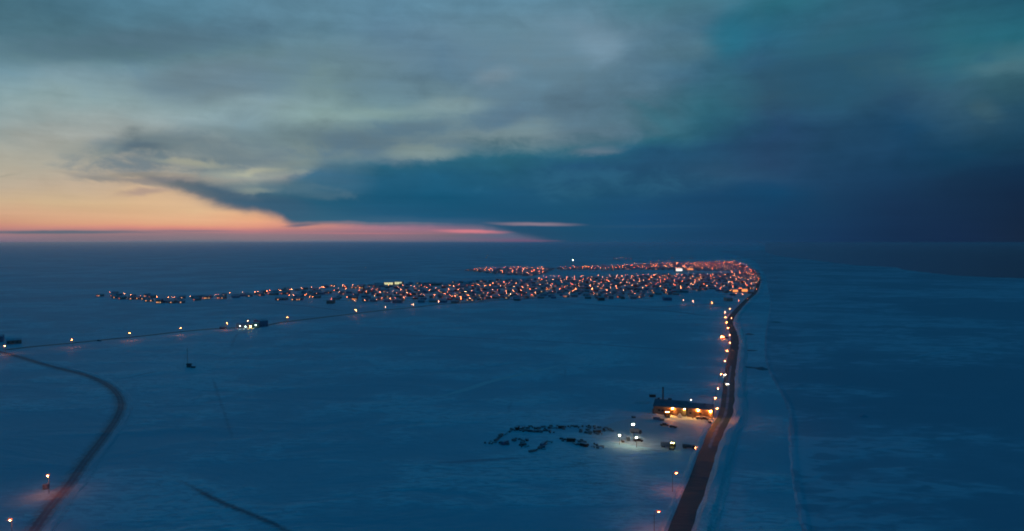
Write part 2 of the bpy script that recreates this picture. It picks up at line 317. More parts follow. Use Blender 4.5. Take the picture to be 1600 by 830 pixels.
# ------------------------------------------------------------------ mesh helpers
class MB:
    def __init__(s): s.v = []; s.f = []; s.mi = []; s.mats = []
    def _m(s, m):
        if m not in s.mats: s.mats.append(m)
        return s.mats.index(m)
    def poly(s, vs, fs, m, M=None):
        o = len(s.v); s.v += [tuple(M @ Vector(v)) if M else tuple(v) for v in vs]
        k = s._m(m)
        for f in fs: s.f.append([i + o for i in f]); s.mi.append(k)
        return s
    def box(s, x0, x1, y0, y1, z0, z1, m, M=None, ch=0):
        if ch:
            c = ch; vs = []
            for z, i in ((z0, c), (z0 + c, 0), (z1 - c, 0), (z1, c)):
                vs += [(x0 + i, y0 + i, z), (x1 - i, y0 + i, z), (x1 - i, y1 - i, z), (x0 + i, y1 - i, z)]
            fs = [(3, 2, 1, 0), (12, 13, 14, 15)]
            for k in range(3):
                for j in range(4):
                    a = k * 4 + j; b = k * 4 + (j + 1) % 4; fs.append((a, b, b + 4, a + 4))
            return s.poly(vs, fs, m, M)
        vs = [(x0, y0, z0), (x1, y0, z0), (x1, y1, z0), (x0, y1, z0), (x0, y0, z1), (x1, y0, z1), (x1, y1, z1), (x0, y1, z1)]
        return s.poly(vs, [(0, 3, 2, 1), (4, 5, 6, 7), (0, 1, 5, 4), (1, 2, 6, 5), (2, 3, 7, 6), (3, 0, 4, 7)], m, M)
    def tube(s, a, b, r0, r1, m, n=8, M=None):
        a, b = Vector(a), Vector(b); d = (b - a).normalized(); t = d.orthogonal().normalized(); u = d.cross(t)
        vs = []
        for p, r in ((a, r0), (b, r1)):
            for i in range(n):
                w = 2 * math.pi * i / n; vs.append(p + (t * math.cos(w) + u * math.sin(w)) * r)
        fs = [(i, (i + 1) % n, n + (i + 1) % n, n + i) for i in range(n)] + [tuple(range(n))[::-1], tuple(range(n, 2 * n))]
        return s.poly(vs, fs, m, M)
    def prism(s, prof, x0, x1, m, M=None):          # profile in (y, z), extruded along x
        n = len(prof); vs = [(x0, y, z) for y, z in prof] + [(x1, y, z) for y, z in prof]
        fs = [(i, (i + 1) % n, n + (i + 1) % n, n + i) for i in range(n)] + [tuple(range(n))[::-1], tuple(range(n, 2 * n))]
        return s.poly(vs, fs, m, M)
    def ell(s, c, r, m, M=None, n=6):                # low-poly lens: two rings and two poles
        vs = [(c[0], c[1], c[2] + r[2])]
        for zz, k in ((.5, .87), (-.5, .87)):
            for i in range(n):
                w = 2 * math.pi * i / n; vs.append((c[0] + r[0] * k * math.cos(w), c[1] + r[1] * k * math.sin(w), c[2] + r[2] * zz))
        vs.append((c[0], c[1], c[2] - r[2])); e = 2 * n + 1; fs = []
        for i in range(n):
            j = (i + 1) % n
            fs += [(0, 1 + i, 1 + j), (1 + i, 1 + n + i, 1 + n + j, 1 + j), (e, 1 + n + j, 1 + n + i)]
        return s.poly(vs, fs, m, M)
    def mesh(s, name):
        me = bpy.data.meshes.new(name); me.from_pydata(s.v, [], s.f)
        for m in s.mats: me.materials.append(m)
        me.polygons.foreach_set('material_index', s.mi); me.update()
        return me
    def build(s, name, parent=None):
        o = bpy.data.objects.new(name, s.mesh(name)); COL.objects.link(o); o.parent = parent; return o
def tag(o, label=None, cat=None, group=None, kind=None):
    for k, v in (('label', label), ('category', cat), ('group', group), ('kind', kind)):
        if v: o[k] = v
    return o
def empty(name, loc=(0, 0, 0), rz=0):
    o = bpy.data.objects.new(name, None); COL.objects.link(o); o.location = loc; o.rotation_euler = (0, 0, rz); o.empty_display_size = 1; return o
KIDS = {}
def copy_tree(o, parent=None):
    c = o.copy(); COL.objects.link(c); c.parent = parent
    for ch in o.children: copy_tree(ch, c)
    return c
used = set()
def place(proto, loc, rz, label, cat, group=None, scale=None):
    if proto.name in used: o = copy_tree(proto)
    else: o = proto; used.add(proto.name)
    o.location = loc; o.rotation_euler = (0, 0, rz)
    if scale: o.scale = scale
    for k in ('label', 'category', 'group'):
        if k in o: del o[k]
    return tag(o, label, cat, group)

# ------------------------------------------------------------------ ground, ice, water
def grid_sheet(name, xs, ys, m, z=0):
    vs = [(x, y, z) for y in ys for x in xs]; n = len(xs)
    fs = [(j * n + i, j * n + i + 1, (j + 1) * n + i + 1, (j + 1) * n + i) for j in range(len(ys) - 1) for i in range(n - 1)]
    return MB().poly(vs, fs, m).build(name)
xs = [-90000, -40000, -15000, -6000, -2500, -1000, 0, 1000, 2500, 6000, 15000, 40000, 90000]
ys = [-8000, -2000, 0, 200, 600, 1200, 2400, 5000, 10000, 25000, 60000, 120000]
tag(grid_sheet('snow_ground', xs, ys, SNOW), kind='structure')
def smooth(pts, step=12.0):
    P = [Vector((p[0], p[1], 0)) for p in pts]; P = [P[0] * 2 - P[1]] + P + [P[-1] * 2 - P[-2]]; out = []
    for i in range(1, len(P) - 2):
        n = max(2, int((P[i + 1] - P[i]).length / step))
        for k in range(n):
            t = k / n; a, b, c, d = P[i - 1], P[i], P[i + 1], P[i + 2]
            out.append(.5 * ((2 * b) + (c - a) * t + (2 * a - 5 * b + 4 * c - d) * t * t + (3 * b - a - 3 * c + d) * t ** 3))
    out.append(P[-2]); return out
def ribbon(name, path, prof, m, kind='structure', rag=.4, seed=0, wfun=None, wear=None):
    """prof = [(offset, height)...] across the path; offset > 0 is to the right of travel"""
    vs = []; n = len(prof)
    for i, p in enumerate(path):
        d = (path[min(i + 1, len(path) - 1)] - path[max(i - 1, 0)]).normalized(); r = Vector((d.y, -d.x, 0))
        w = wfun(i / (len(path) - 1)) if wfun else 1
        for j, (o, h) in enumerate(prof):
            k = noise.noise((i * .31 + seed * 9.1, j * 3.3, seed)) * rag
            hh = h * (1 + .55 * noise.noise((i * .27, j * 1.7, seed + 5.0))) if h > .3 else h
            q = p + r * (o * w + (k if (j in (0, n - 1) or h > .3) else 0)); vs.append((q.x, q.y, hh))
    fs = [(i * n + j, i * n + j + 1, (i + 1) * n + j + 1, (i + 1) * n + j) for i in range(len(path) - 1) for j in range(n - 1)]
    o = MB().poly(vs, fs, m).build(name)
    if wear:
        at_ = o.data.attributes.new('wear', 'FLOAT', 'POINT'); N = len(path) - 1
        at_.data.foreach_set('value', [wear[j] * (min(1, min(i, N - i) / 5) if wfun else 1) for i in range(len(path)) for j in range(n)])
    return tag(o, kind=kind) if kind else o
pl = lambda pts: [at(*p) for p in pts]
RIDGES = []
# sea ice: everything seaward of the shore line
shore_px = [(1300, 1200), (1280, 900), (1262, 830), (1247, 760), (1240, 700), (1236, 640), (1216, 600), (1203, 575), (1198, 540), (1202, 500), (1206, 470), (1200, 445), (1192, 425), (1178, 408), (1150, 399), (1120, 392)]
sh = smooth(pl(shore_px), 20)
def sheet_right(name, edge, m, z, extra):
    n = len(edge); vs = []
    for i, p in enumerate(edge):
        w = (2.5 * noise.noise((i * .25, 2, 2)) + 1.5 * noise.noise((i * 1.1, 4, 2))) * min(6, 1 + p.y / 600)
        vs.append((p.x + w, p.y, z))
    for e in extra: vs.append((e[0], e[1], z))
    return MB().poly(vs, [tuple(range(len(vs)))[::-1]], m).build(name)
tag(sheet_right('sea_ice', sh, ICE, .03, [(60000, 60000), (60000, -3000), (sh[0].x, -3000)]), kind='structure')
for k_, (pp, w_, h_) in enumerate([(shore_px[1:12], .8, .35),
    ([(1235, 610), (1260, 600), (1300, 605), (1330, 600)], .8, .35), ([(1420, 560), (1500, 545), (1600, 550)], 1.0, .4), ([(1280, 500), (1380, 492), (1500, 498)], 1.2, .4)]):
    RIDGES.append((pp, w_, h_))
edge_px = [(1196, 395), (1215, 400), (1250, 404.5), (1290, 409), (1330, 414), (1370, 416.5), (1400, 418), (1412, 421.5), (1440, 425), (1475, 429), (1500, 431), (1550, 433.5), (1600, 435), (1700, 440), (1900, 452), (2300, 470)]
we = smooth(pl(edge_px), 25)
vs = [(p.x + 14 * noise.noise((i * .35, 7, 1)), p.y + 14 * noise.noise((i * .35, 3, 9)), .06) for i, p in enumerate(we)]
far_w = at(1195, 380.6)
vs = [(far_w.x, far_w.y, .06)] + vs + [(60000, we[-1].y, .06), (60000, 60000, .06), (far_w.x, 60000, .06)]
tag(MB().poly(vs, [tuple(range(len(vs)))], WATER).build('sea_water'), kind='structure')

# ------------------------------------------------------------------ roads and tracks
coast_px = [(1035, 900), (1062, 830), (1089, 757), (1109, 700), (1121, 670), (1133, 650), (1137.5, 625), (1140, 590), (1144.5, 560), (1148.5, 535), (1146, 520), (1140.5, 506), (1143.5, 495), (1157, 479), (1168, 468), (1179, 458), (1184, 447), (1186, 438), (1182, 428), (1172, 419)]
coast = smooth(pl(coast_px), 6)
ribbon('coast_road', coast, [(-5.6, .03), (-4.4, .035), (-1.5, .05), (1.5, .05), (4.2, .035), (5, .03)], ROADM, rag=.5, wear=(0, 1, 1, 1, 1, .2))
ribbon('coast_road_median', [p for p in coast if 380 < p.y < 640], [(-1.5, .06), (-.9, .065), (.3, .065), (1.0, .06)], ROADM, rag=.6, seed=2, wear=(.9, .55, .55, .9))
ribbon('snow_bank', coast, [(4.3, .02), (5.2, .7), (7, 1.5), (10, 1.3), (12.2, .6), (14, .02)], BANKM, rag=1.3, seed=4)
ribbon('snow_berm', coast, [(-8, .02), (-6.8, .45), (-5.6, .5), (-4.5, .02)], BANKM, rag=.5, seed=6)
Lr = [(40, 850), (52, 830), (77, 794), (107, 758), (131, 723), (159, 687), (181, 655), (189, 631), (179, 611), (159, 597), (131, 585.5), (99, 577.5), (60, 567), (20, 555), (-20, 546), (-80, 534)]
left_road = smooth(pl(Lr), 6)
ribbon('inland_road', left_road, [(-8, .03), (-4.2, .033), (-2.0, .036), (-1.0, .045), (.1, .047), (1.1, .045), (2.0, .036), (4.5, .033), (9, .03)], TRACKD, rag=1.6, seed=8, wear=(0, .36, .55, 1.0, .66, 1.0, .58, .38, 0))
0 and ribbon('inland_road_ruts', left_road, [(-2.0, .055), (-1.4, .056), (-.8, .056), (-.3, .055)], ROADM, rag=.3, seed=3, wear=(0, .7, .7, 0))
ribbon('inland_road_shoulder', left_road, [(3.3, .02), (4.6, .45), (6.2, .4), (8, .02)], SNOW, rag=.8, seed=9)
side = smooth(pl([(-60, 552), (0, 547.5), (24, 545), (60, 541), (110, 536.5), (159, 531.5), (220, 525.5), (282, 518.5), (342, 513.5), (400, 511), (440, 504), (480, 499), (556, 490), (602, 484.6), (645, 480.6), (685, 476), (735, 472.5), (790, 468.5), (860, 465)]), 12)
ribbon('side_road', side, [(-5.5, .035), (-3, .04), (3, .04), (5.5, .035)], ROADM, rag=.8, seed=11, wear=(0, .9, .9, 0))
ribbon('side_road_verge', side, [(-11, .03), (-3.9, .035)], BANKM, rag=1, seed=12)
def track(pts, w, m, seed, name='track', taper=True, k=1.0):
    pth = smooth(pl(pts), 8)
    return ribbon(name, pth, [(-w * .85, .03), (-w * .4, .031), (0, .033), (w * .4, .031), (w * .85, .03)], m, rag=w * .35, seed=seed, wear=(0, .6 * k, k, .6 * k, 0), wfun=(lambda t: min(1, .15 + t * 6, .15 + (1 - t) * 6)) if taper else None)
for k, (pts, w, m) in enumerate([
    ([(425, 521), (480, 519), (540, 521), (640, 524), (760, 529), (880, 535), (1000, 543), (1090, 549), (1128, 553)], 3.5, TRACK),
    ([(400, 472), (450, 476), (500, 481), (545, 487)], 8, TRACK), ([(160, 461), (100, 464), (40, 467), (-40, 471)], 9, TRACK),
    ([(280, 468), (340, 464), (400, 464)], 12, TRACK),
    ([(262, 741), (283, 752), (310, 767), (345, 785), (385, 801), (425, 818), (470, 842), (540, 880)], 3.6, TRACKD),
    ([(615, 728), (680, 724), (760, 719), (830, 715), (870, 713)], 4, TRACK),
    ([(330, 585), (342, 620), (352, 650), (362, 680), (372, 705)], 3, TRACK), ([(168, 596), (210, 588), (250, 579), (290, 573)], 2.4, TRACK),
    ([(375, 517), (366, 530), (360, 548)], 4, TRACK), ([(830, 468), (900, 474), (980, 480), (1060, 488), (1120, 496)], 9, TRACK),
    ([(1000, 482), (1060, 478), (1140, 474)], 10, TRACK), ([(840, 750), (900, 754), (960, 756), (1020, 754)], 6, TRACKD),
    ([(885, 712), (915, 722), (890, 730), (855, 742)], 9, TRACKD), ([(800, 660), (795, 640), (806, 615)], 3, TRACK),
    ([(880, 600), (882, 575), (860, 568)], 3, TRACK), ([(960, 700), (1010, 703), (1050, 705), (1100, 700)], 5, TRACK),
    ([(500, 423), (700, 418), (860, 416)], 28, TRACK), ([(440, 437), (520, 434), (640, 436)], 18, TRACK), ([(820, 412), (880, 411), (930, 412)], 22, TRACK),
    ([(1150, 545), (1170, 547), (1190, 549)], 4, TRACK), ([(40, 452), (150, 446), (260, 452)], 9, TRACK)]):
    track(pts, w, m, 20 + k, k=.8 if m is TRACKD else .55 if w < 5 and k in (6, 8, 13, 14) else 1.25)
track([(680, 622), (720, 611), (765, 597), (810, 586), (850, 577), (878, 570)], 4.2, PALE, 60, 'drift_line')

for k_, (pp, w_, h_) in enumerate(RIDGES):
    ribbon('pressure_ridge', smooth(pl(pp), 3.5), [(-3 * w_, .0), (-1.2 * w_, h_), (.8 * w_, h_ * .8), (3 * w_, .0)], ICE, rag=1.6 * w_, seed=90 + k_)
# ------------------------------------------------------------------ prototypes
def lamp_proto(k, m, parts=True, far=False, hgt=9.0, lens=.28):
    glare_m = GLARE[k % 2]
    if parts and not far:
        e = empty('street_lamp')
        MB().tube((0, 0, 0), (0, 0, hgt - .3), .13, .08, POLE).build('pole', e)
        MB().tube((0, 0, hgt - .35), (1.5, 0, hgt + .12), .06, .05, POLE, 6).build('arm', e)
        hd = MB().box(1.2, 2.2, -.2, .2, hgt + .1, hgt + .26, DARK, ch=.05).build('lamp_head', e)
        MB().ell((1.72, 0, hgt - .30), (lens * 1.2, lens, lens * .8), m).build('lens', hd)
        MB().prism([(-.62, hgt - .14), (.62, hgt - .14), (.4, hgt + .098), (-.4, hgt + .098)], 1.1, 2.3, glare_m).build('glare_ring', hd)  # added glowing shell for the orange glare ring, not a fixture part
        return e
    b = MB().tube((0, 0, 0), (0, 0, hgt - .3), .12, .08, POLE, 4).tube((0, 0, hgt - .35), (1.5, 0, hgt + .1), .06, .05, POLE, 4)
    b.box(1.3, 2.1, -.18, .18, hgt + .1, hgt + .25, DARK).ell((1.7, 0, hgt - .30), (lens * 1.2, lens, lens * .8), m, n=4)
    b.prism([(-.62, hgt - .14), (.62, hgt - .14), (.4, hgt + .098), (-.4, hgt + .098)], 1.1, 2.3, glare_m)  # same added glare shell on the simple lamp
    return b
def house_builder(v, single=False):
    rnd = random.Random(100 + v)
    w = rnd.uniform(9, 14); d = rnd.uniform(7, 9.5); h = rnd.choice([3.4, 3.8, 4.4, 6.0]); rh = rnd.uniform(1.2, 2.3)
    wm = WALLM[v % len(WALLM)]; e = None if single else empty('house'); one = MB()
    bld = lambda b, n, p: None if single else b.build(n, p)
    b = one if single else MB(); b.box(-w / 2, w / 2, -d / 2, d / 2, 0, h, wm)
    b.prism([(-d / 2, h), (d / 2, h), (0, h + rh)], -w / 2 + .002, w / 2 - .002, wm); bld(b, 'wall', e)
    b = one if single else MB(); o = .45; t = .28; k = rh / (d / 2)
    b.prism([(-d / 2 - o, h - o * k + .02), (0, h + rh + .02), (d / 2 + o, h - o * k + .02), (d / 2 + o, h - o * k + t), (0, h + rh + t), (-d / 2 - o, h - o * k + t)], -w / 2 - .4, w / 2 + .4, ROOFS)
    rf = bld(b, 'roof', e)
    b = one if single else MB(); b.box(w * .2, w * .2 + .6, .6, 1.2, h + rh * .6, h + rh + .9, DARK); bld(b, 'chimney', rf)
    for i, fx in enumerate((-.32, -.05, .36)):
        lit = rnd.random() < .5; m = rnd.choice(WIN) if lit else GLASS
        b = one if single else MB(); b.box(fx * w - .6, fx * w + .6, -d / 2 - .04, -d / 2 + .06, 1.3, 2.5, m); bld(b, 'window', e)
    b = one if single else MB(); b.box(w * .12, w * .12 + .95, -d / 2 - .05, -d / 2 + .05, .15, 2.2, WOOD); bld(b, 'door', e)
    return one if single else e
NV = 12
house_p = [house_builder(v) for v in range(NV)]
house_m = [house_builder(v, True) for v in range(NV)]
lamp_p = [lamp_proto(i, m) for i, m in enumerate(SOD)]
lamp_far = [lamp_proto(i, m, far=True, lens=.30) for i, m in enumerate(SODF)]
lamp_t = [lamp_proto(i, m, lens=.22) for i, m in enumerate(SODF)]
house_1 = [None] * NV; lamp_1 = [None] * len(SOD)
for i in range(NV): house_1[i] = house_m[i].build('house')
for i in range(len(SOD)): lamp_1[i] = lamp_far[i].build('street_lamp')
def lamp_at(px, py, hgt=9.0):      # base of a lamp whose head is seen at (px, py)
    p = at(px, py, hgt); return Vector((p.x, p.y, 0))

# ------------------------------------------------------------------ town layout
def inside(poly, x, y):
    c = False; n = len(poly)
    for i in range(n):
        (x1, y1), (x2, y2) = poly[i], poly[(i + 1) % n]
        if (y1 > y) != (y2 > y) and x < (x2 - x1) * (y - y1) / (y2 - y1) + x1: c = not c
    return c
PA = [(430, 453), (470, 450.5), (520, 447.5), (600, 444.5), (700, 441.5), (740, 440.5), (850, 436.5), (940, 433), (1040, 430.5), (1110, 429), (1150, 427), (1165, 420), (1176, 421), (1186, 440), (1182, 452), (1160, 460), (1138, 462), (1112, 456), (1080, 455), (1050, 461), (1010, 467), (960, 468), (870, 467), (790, 469), (730, 474), (700, 475), (640, 470), (575, 475), (540, 472), (480, 468), (440, 466)]
PB = [(726, 423), (745, 420.5), (790, 419.2), (862, 419), (858, 424), (845, 430), (830, 431.5), (790, 430), (750, 426)]
PC = [(866, 418.5), (905, 417.5), (955, 416), (1010, 413.5), (1050, 411.2), (1100, 410.5), (1150, 409.8), (1164, 416), (1178, 428), (1165, 426), (1150, 424), (1060, 422.5), (1000, 422), (950, 422.3), (900, 422.5), (868, 422)]
def dens(px): return .45 if px < 560 else .7 if px < 700 else 1
GA = R(-8); ca, sa = math.cos(GA), math.sin(GA)
rot = lambda s, t: Vector((s * ca - t * sa, s * sa + t * ca, 0))
rnd = random.Random(5)
houses = []; lamps = []
street_b = MB(); row = 0
t = 1100.0
while t < 4300:
    s = -800.0; run = None; off = rnd.uniform(-11, 11)
    lp = 0
    while s < 1900:
        p = rot(s, t); a, b_ = to_px(p)
        zone = 'A' if inside(PA, a, b_) else 'B' if inside(PB, a, b_) else 'C' if inside(PC, a, b_) else None
        if zone:
            dn = dens(a) if zone == 'A' else 1
            for sgn in (-1, 1):
                if rnd.random() < .86 * dn:
                    q = rot(s + off + rnd.uniform(-6, 6), t + sgn * (19 + rnd.uniform(-5, 7)))
                    houses.append((q, GA + (0 if sgn > 0 else math.pi) + (math.pi / 2 if rnd.random() < .3 else 0) + rnd.uniform(-.06, .06), zone, a))
            if run is None: run = s
        if (not zone or s + 24 >= 1900) and run is not None:
            c0, c1, c2, c3 = rot(run - 12, t - 3.5), rot(s - 6, t - 3.5), rot(s - 6, t + 3.5), rot(run - 12, t + 3.5)
            street_b.poly([(c.x, c.y, .03) for c in (c0, c1, c2, c3)], [(0, 1, 2, 3)], ROADL); run = None
        s += 23.0
    s = -800.0 + (row % 2) * 24 + rnd.uniform(0, 20)
    while s < 1900:
        p = rot(s + rnd.uniform(-6, 6), t + rnd.choice((-5, 5))); a, b_ = to_px((p.x, p.y, 9))
        ag, bg_ = to_px(p)
        zone = 'A' if inside(PA, ag, bg_) else 'B' if inside(PB, ag, bg_) else 'C' if inside(PC, ag, bg_) else None
        if zone and not (zone == 'A' and ag < 842) and rnd.random() < .93: lamps.append((p, zone, a))
        s += (31 if zone != 'A' else 36) * rnd.uniform(.6, 1.5)
    t += 66 if t < 2900 else 74; row += 1
tag(street_b.build('street'), kind='structure')
# lamps read off the photograph: (origin x, origin y, scale, points)
Z5 = '175,222 197,222 268,215 358,210 420,208 440,206 462,207 530,198 547,197 610,195 634,192 693,187 772,186 300,265 323,265 345,292 372,282 400,257 495,252 530,303 578,215 590,242 648,220 657,290 697,262 750,205 744,230 718,322 792,320 833,200 817,238 898,312 884,280 930,243 936,250 952,297 915,213 1010,302 992,252 1020,232 990,190 1045,297 1070,253 1105,225 1115,295 1140,282 1160,248 1182,260 1122,192 1180,197 1218,205 1242,240 1265,267 1300,268 1210,285 1318,210 1385,270 1393,210 1445,193 1503,220 1520,280 1490,240 1555,278 1580,222 1590,290 1552,195 1345,232 1425,240 1080,205 860,215 545,230 1470,262 1340,185 1262,190'
Z3 = '12,437 98,443 235,455 288,398 323,455 125,540 223,530 320,522 410,510 412,408 432,382 463,377 500,408 470,470 503,497 540,367 556,425 556,460 612,362 628,418 632,455 705,355 703,413 710,447 800,357 906,350 782,440 770,410 750,482 815,492 830,475 852,432 105,395 208,398 345,412 55,408 25,400 28,507 70,478 115,520 180,497 205,497 260,487 165,470 480,440 560,480 592,492 668,487 706,490 560,395 585,380 655,383 730,390 720,430 878,395 390,480 430,450 240,410 75,505'
manual = []
for Z, ox, oy, sc in ((Z5, 420, 410, 5.333), (Z3, 700, 380, 6.154)):
    for w in Z.split():
        x, y = map(float, w.split(',')); manual.append((ox + x / sc, oy + y / sc))
for x, y in manual: lamps.append((lamp_at(x, y), 'A', x))
for w in '920,313 980,313 1030,317 1085,320 1140,323 1195,327 1013,348 1118,345 1218,342 1300,345'.split():
    x, y = map(float, w.split(',')); lamps.append((lamp_at(700 + x / 6.154, 380 + y / 6.154), 'A', 860))
for w in '1328,238 1340,295 1375,290 1400,335 1383,412 1360,397 1385,360 1192,447 1268,465 1250,450 1305,492 1230,515 1240,405 1320,400 1145,425 1250,210 1300,270 1280,255 1225,300 1195,285'.split():
    x, y = map(float, w.split(',')); lamps.append((lamp_at(940 + x / 5.714, 380 + y / 5.714), 'A', 1160))
OUT = '172.4,456 195.4,458.6 205.4,460 220,460.6 246,463.4 262,465.6 270,464.6 274,465.2 297.6,462 337.4,459.4 341.6,459.4 358,458.2 378.4,456.6 397,455.4 401.4,455.2 416.4,454 420.4,454.2 435.4,453 439,452.8 451,461.6 458,461'
out_l = [tuple(map(float, w.split(','))) for w in OUT.split()]
for x, y in out_l: lamps.append((lamp_at(x, y), 'O', x))
for x, y in ((748, 401), (757, 401), (763, 401), (768, 401), (885, 411), (960, 403), (964, 403.4), (968, 402.6), (972, 403.2), (977, 403), (982, 402.8), (987, 403), (1017, 408.3), (1021, 408), (1025, 408.4), (1029, 408.2), (912, 407), (550, 417), (572, 417.5)):
    lamps.append((lamp_at(x, y), 'D', x))
LAB = {'A': ('orange glowing street lamp between the packed house rows of the main town', 'street lamps of the main town'),
       'B': ('orange glowing street lamp in the separate far cluster beyond the snowy gap, its western tip', 'street lamps of the far western cluster'),
       'C': ('tiny orange glowing street lamp in the long far strip of town behind the frozen lagoon', 'street lamps of the far strip'),
       'D': ('faint isolated orange street lamp far out beyond the town near the horizon', 'remote street lamps beyond the town'),
       'O': ('orange street lamp on the thin line of houses trailing away west of the town', 'street lamps of the western outskirts')}
LAB['B'] = ('small orange street lamp in the separate cluster of lights beyond the snowy gap', 'street lamps of the far cluster')
LAB['O'] = ('orange street lamp in the thin straggling line of lights west of the town', 'street lamps of the western outskirts')
lamps.sort(key=lambda a: a[0].length)
N_ROAD = 26
wts = [.42, .2, .22, .1, .06]
far_b = MB()
for i, (p, zone, px) in enumerate(lamps):
    k = rnd.choices(range(5), wts)[0]; rz = rnd.choice((0, 1, 2, 3)) * math.pi / 2 + GA
    if i < 300 - N_ROAD:
        lab, grp = LAB[zone]; pr = lamp_t[k] if p.length < 1500 and zone != 'D' else lamp_1[k]
        place(pr, p, rz, lab, 'street lamp', grp, scale=(rnd.uniform(.85, 1.15),) * 3)
    else:
        b = lamp_far[k]; M = Matrix.Translation(p) @ Matrix.Rotation(rz, 4, 'Z')
        o = len(far_b.v); far_b.v += [tuple(M @ Vector(v)) for v in b.v]
        for f, mi in zip(b.f, b.mi): far_b.f.append([q + o for q in f]); far_b.mi.append(far_b._m(b.mats[mi]))
tag(far_b.build('distant_street_lamps'), 'sea of tiny orange street lights in the farthest streets of the town', 'street lamps', kind='stuff')
# houses along the outskirts and lone ones
for x, y in out_l:
    p = lamp_at(x, y)
    for dx in (-14, 16):
        houses.append((p + Vector((dx + rnd.uniform(-4, 4), rnd.uniform(-16, -6), 0)), rnd.uniform(-.2, .2), 'O', x))
for x, y in ((180, 461), (186, 462), (230, 464), (238, 465.5), (285, 466.5), (305, 466), (312, 465.5), (320, 465), (326, 465), (350, 462.5), (384, 461.5), (412, 459), (430, 457)):
    houses.append((at(x, y), rnd.uniform(-.2, .2), 'O', x))
for x, y in ((748, 403), (760, 403), (960, 405), (968, 405), (978, 405), (986, 405), (1020, 410), (1027, 410), (1080, 404), (1050, 404)):
    houses.append((at(x, y), 0, 'D', x))
HL = {'A': ('dark house with snow dusted gable roof in the packed rows of the main town', 'houses of the main town'),
      'B': ('small dark house in the separate cluster of lights beyond the snowy gap', 'houses of the far cluster'),
      'C': ('tiny dark house in the long far strip of town behind the frozen lagoon', 'houses of the far strip'),
      'D': ('faint house standing alone far beyond the town near the horizon', 'remote houses beyond the town'),
      'O': ('dark low house in the thin straggling line of lights west of the town', 'houses of the western outskirts')}
houses.sort(key=lambda a: a[0].length)
far_h = MB()
for i, (p, rz, zone, px) in enumerate(houses):
    v = rnd.randrange(NV)
    if i < 296:
        lab, grp = HL[zone]
        place(house_p[v] if p.length < 1500 else house_1[v], p, rz, lab, 'house', grp)
    else:
        b = house_m[v]; M = Matrix.Translation(p) @ Matrix.Rotation(rz, 4, 'Z')
        o = len(far_h.v); far_h.v += [tuple(M @ Vector(q)) for q in b.v]
        for f, mi in zip(b.f, b.mi): far_h.f.append([q + o for q in f]); far_h.mi.append(far_h._m(b.mats[mi]))
tag(far_h.build('distant_houses'), 'mass of small dark houses filling the farthest streets of the town', 'houses', kind='stuff')
print('LAMPS', len(lamps), 'HOUSES', len(houses))

# ------------------------------------------------------------------ lamps along the roads, each told apart
def road_lamp(px, py, label, k=0, rz=0, grp='street lamps along the coast road', sc=1.0, hgt=9.0):
    p = lamp_at(px, py, hgt * sc)
    return place(lamp_p[k], p, rz, label, 'street lamp', grp, scale=(sc, sc, sc))
ORD = ['first', 'second', 'third', 'fourth', 'fifth', 'sixth', 'seventh', 'eighth', 'ninth', 'tenth', 'eleventh', 'twelfth', 'thirteenth', 'fourteenth', 'fifteenth', 'sixteenth']
z8 = [(678, 12), (640, 37), (642, 75), (690, 84), (650, 115), (661, 159), (674, 211), (672, 268), (653, 332), (632, 410), (603, 510), (577, 618), (555, 689)]
cl = [(1022.4, 798.5), (1051, 738)] + [(1000 + x / 4.883, 480 + y / 4.883) for x, y in z8[::-1]]
for i, (x, y) in enumerate(cl):
    lab = ('orange street lamp on snow beside the coast road, ' + ORD[i] + ' counted up from the photo bottom')
    if i == 3: lab = 'orange street lamp beside the coast road, just above the industrial shed corner'
    road_lamp(x, y, lab, (0, 0, 0, 2, 0)[i % 5] if i > 1 else 1, 0)
for (x, y), lab, k in (
    ((76, 740.5), 'orange street lamp over a pink snow patch beside the curving road, upper of two', 4),
    ((18, 809), 'orange street lamp over a pink snow patch at the lower corner of the photo', 4),
    ((8, 539.8), 'bright orange lamp beside the long dark building at the road junction', 4),
    ((113, 529.8), 'orange street lamp on the side road nearest the road junction', 0),
    ((203, 520.2), 'orange street lamp midway along the side road to the building cluster', 0),
    ((282.5, 512), 'orange street lamp on the side road last before the building cluster', 0),
    ((354.4, 504.4), 'orange street lamp just west of the lit building cluster', 0),
    ((387.4, 501), 'pale street lamp rising behind the lit building cluster', 2),
    ((449, 495.2), 'orange street lamp on the side road just past the building cluster', 0),
    ((556, 484.4), 'first orange lamp of the four standing on snow below the town edge', 4),
    ((601.9, 479.4), 'second orange lamp of the four standing on snow below the town edge', 2),
    ((645.4, 475.6), 'third orange lamp of the four standing on snow below the town edge', 2),
    ((684.8, 471), 'fourth orange lamp, closest to the town, of those below its edge', 2),
    ((1066.9, 468.9), 'pale lamp on the snow field below the town, nearest the centre', 2),
    ((1081.8, 470), 'middle one of three lamps on the snow field below the town', 2),
    ((1111.8, 472.6), 'reddish lamp nearest the coast on the snow field below the town', 0)):
    road_lamp(x, y, lab, k, R(-70), 'street lamps along the inland roads')

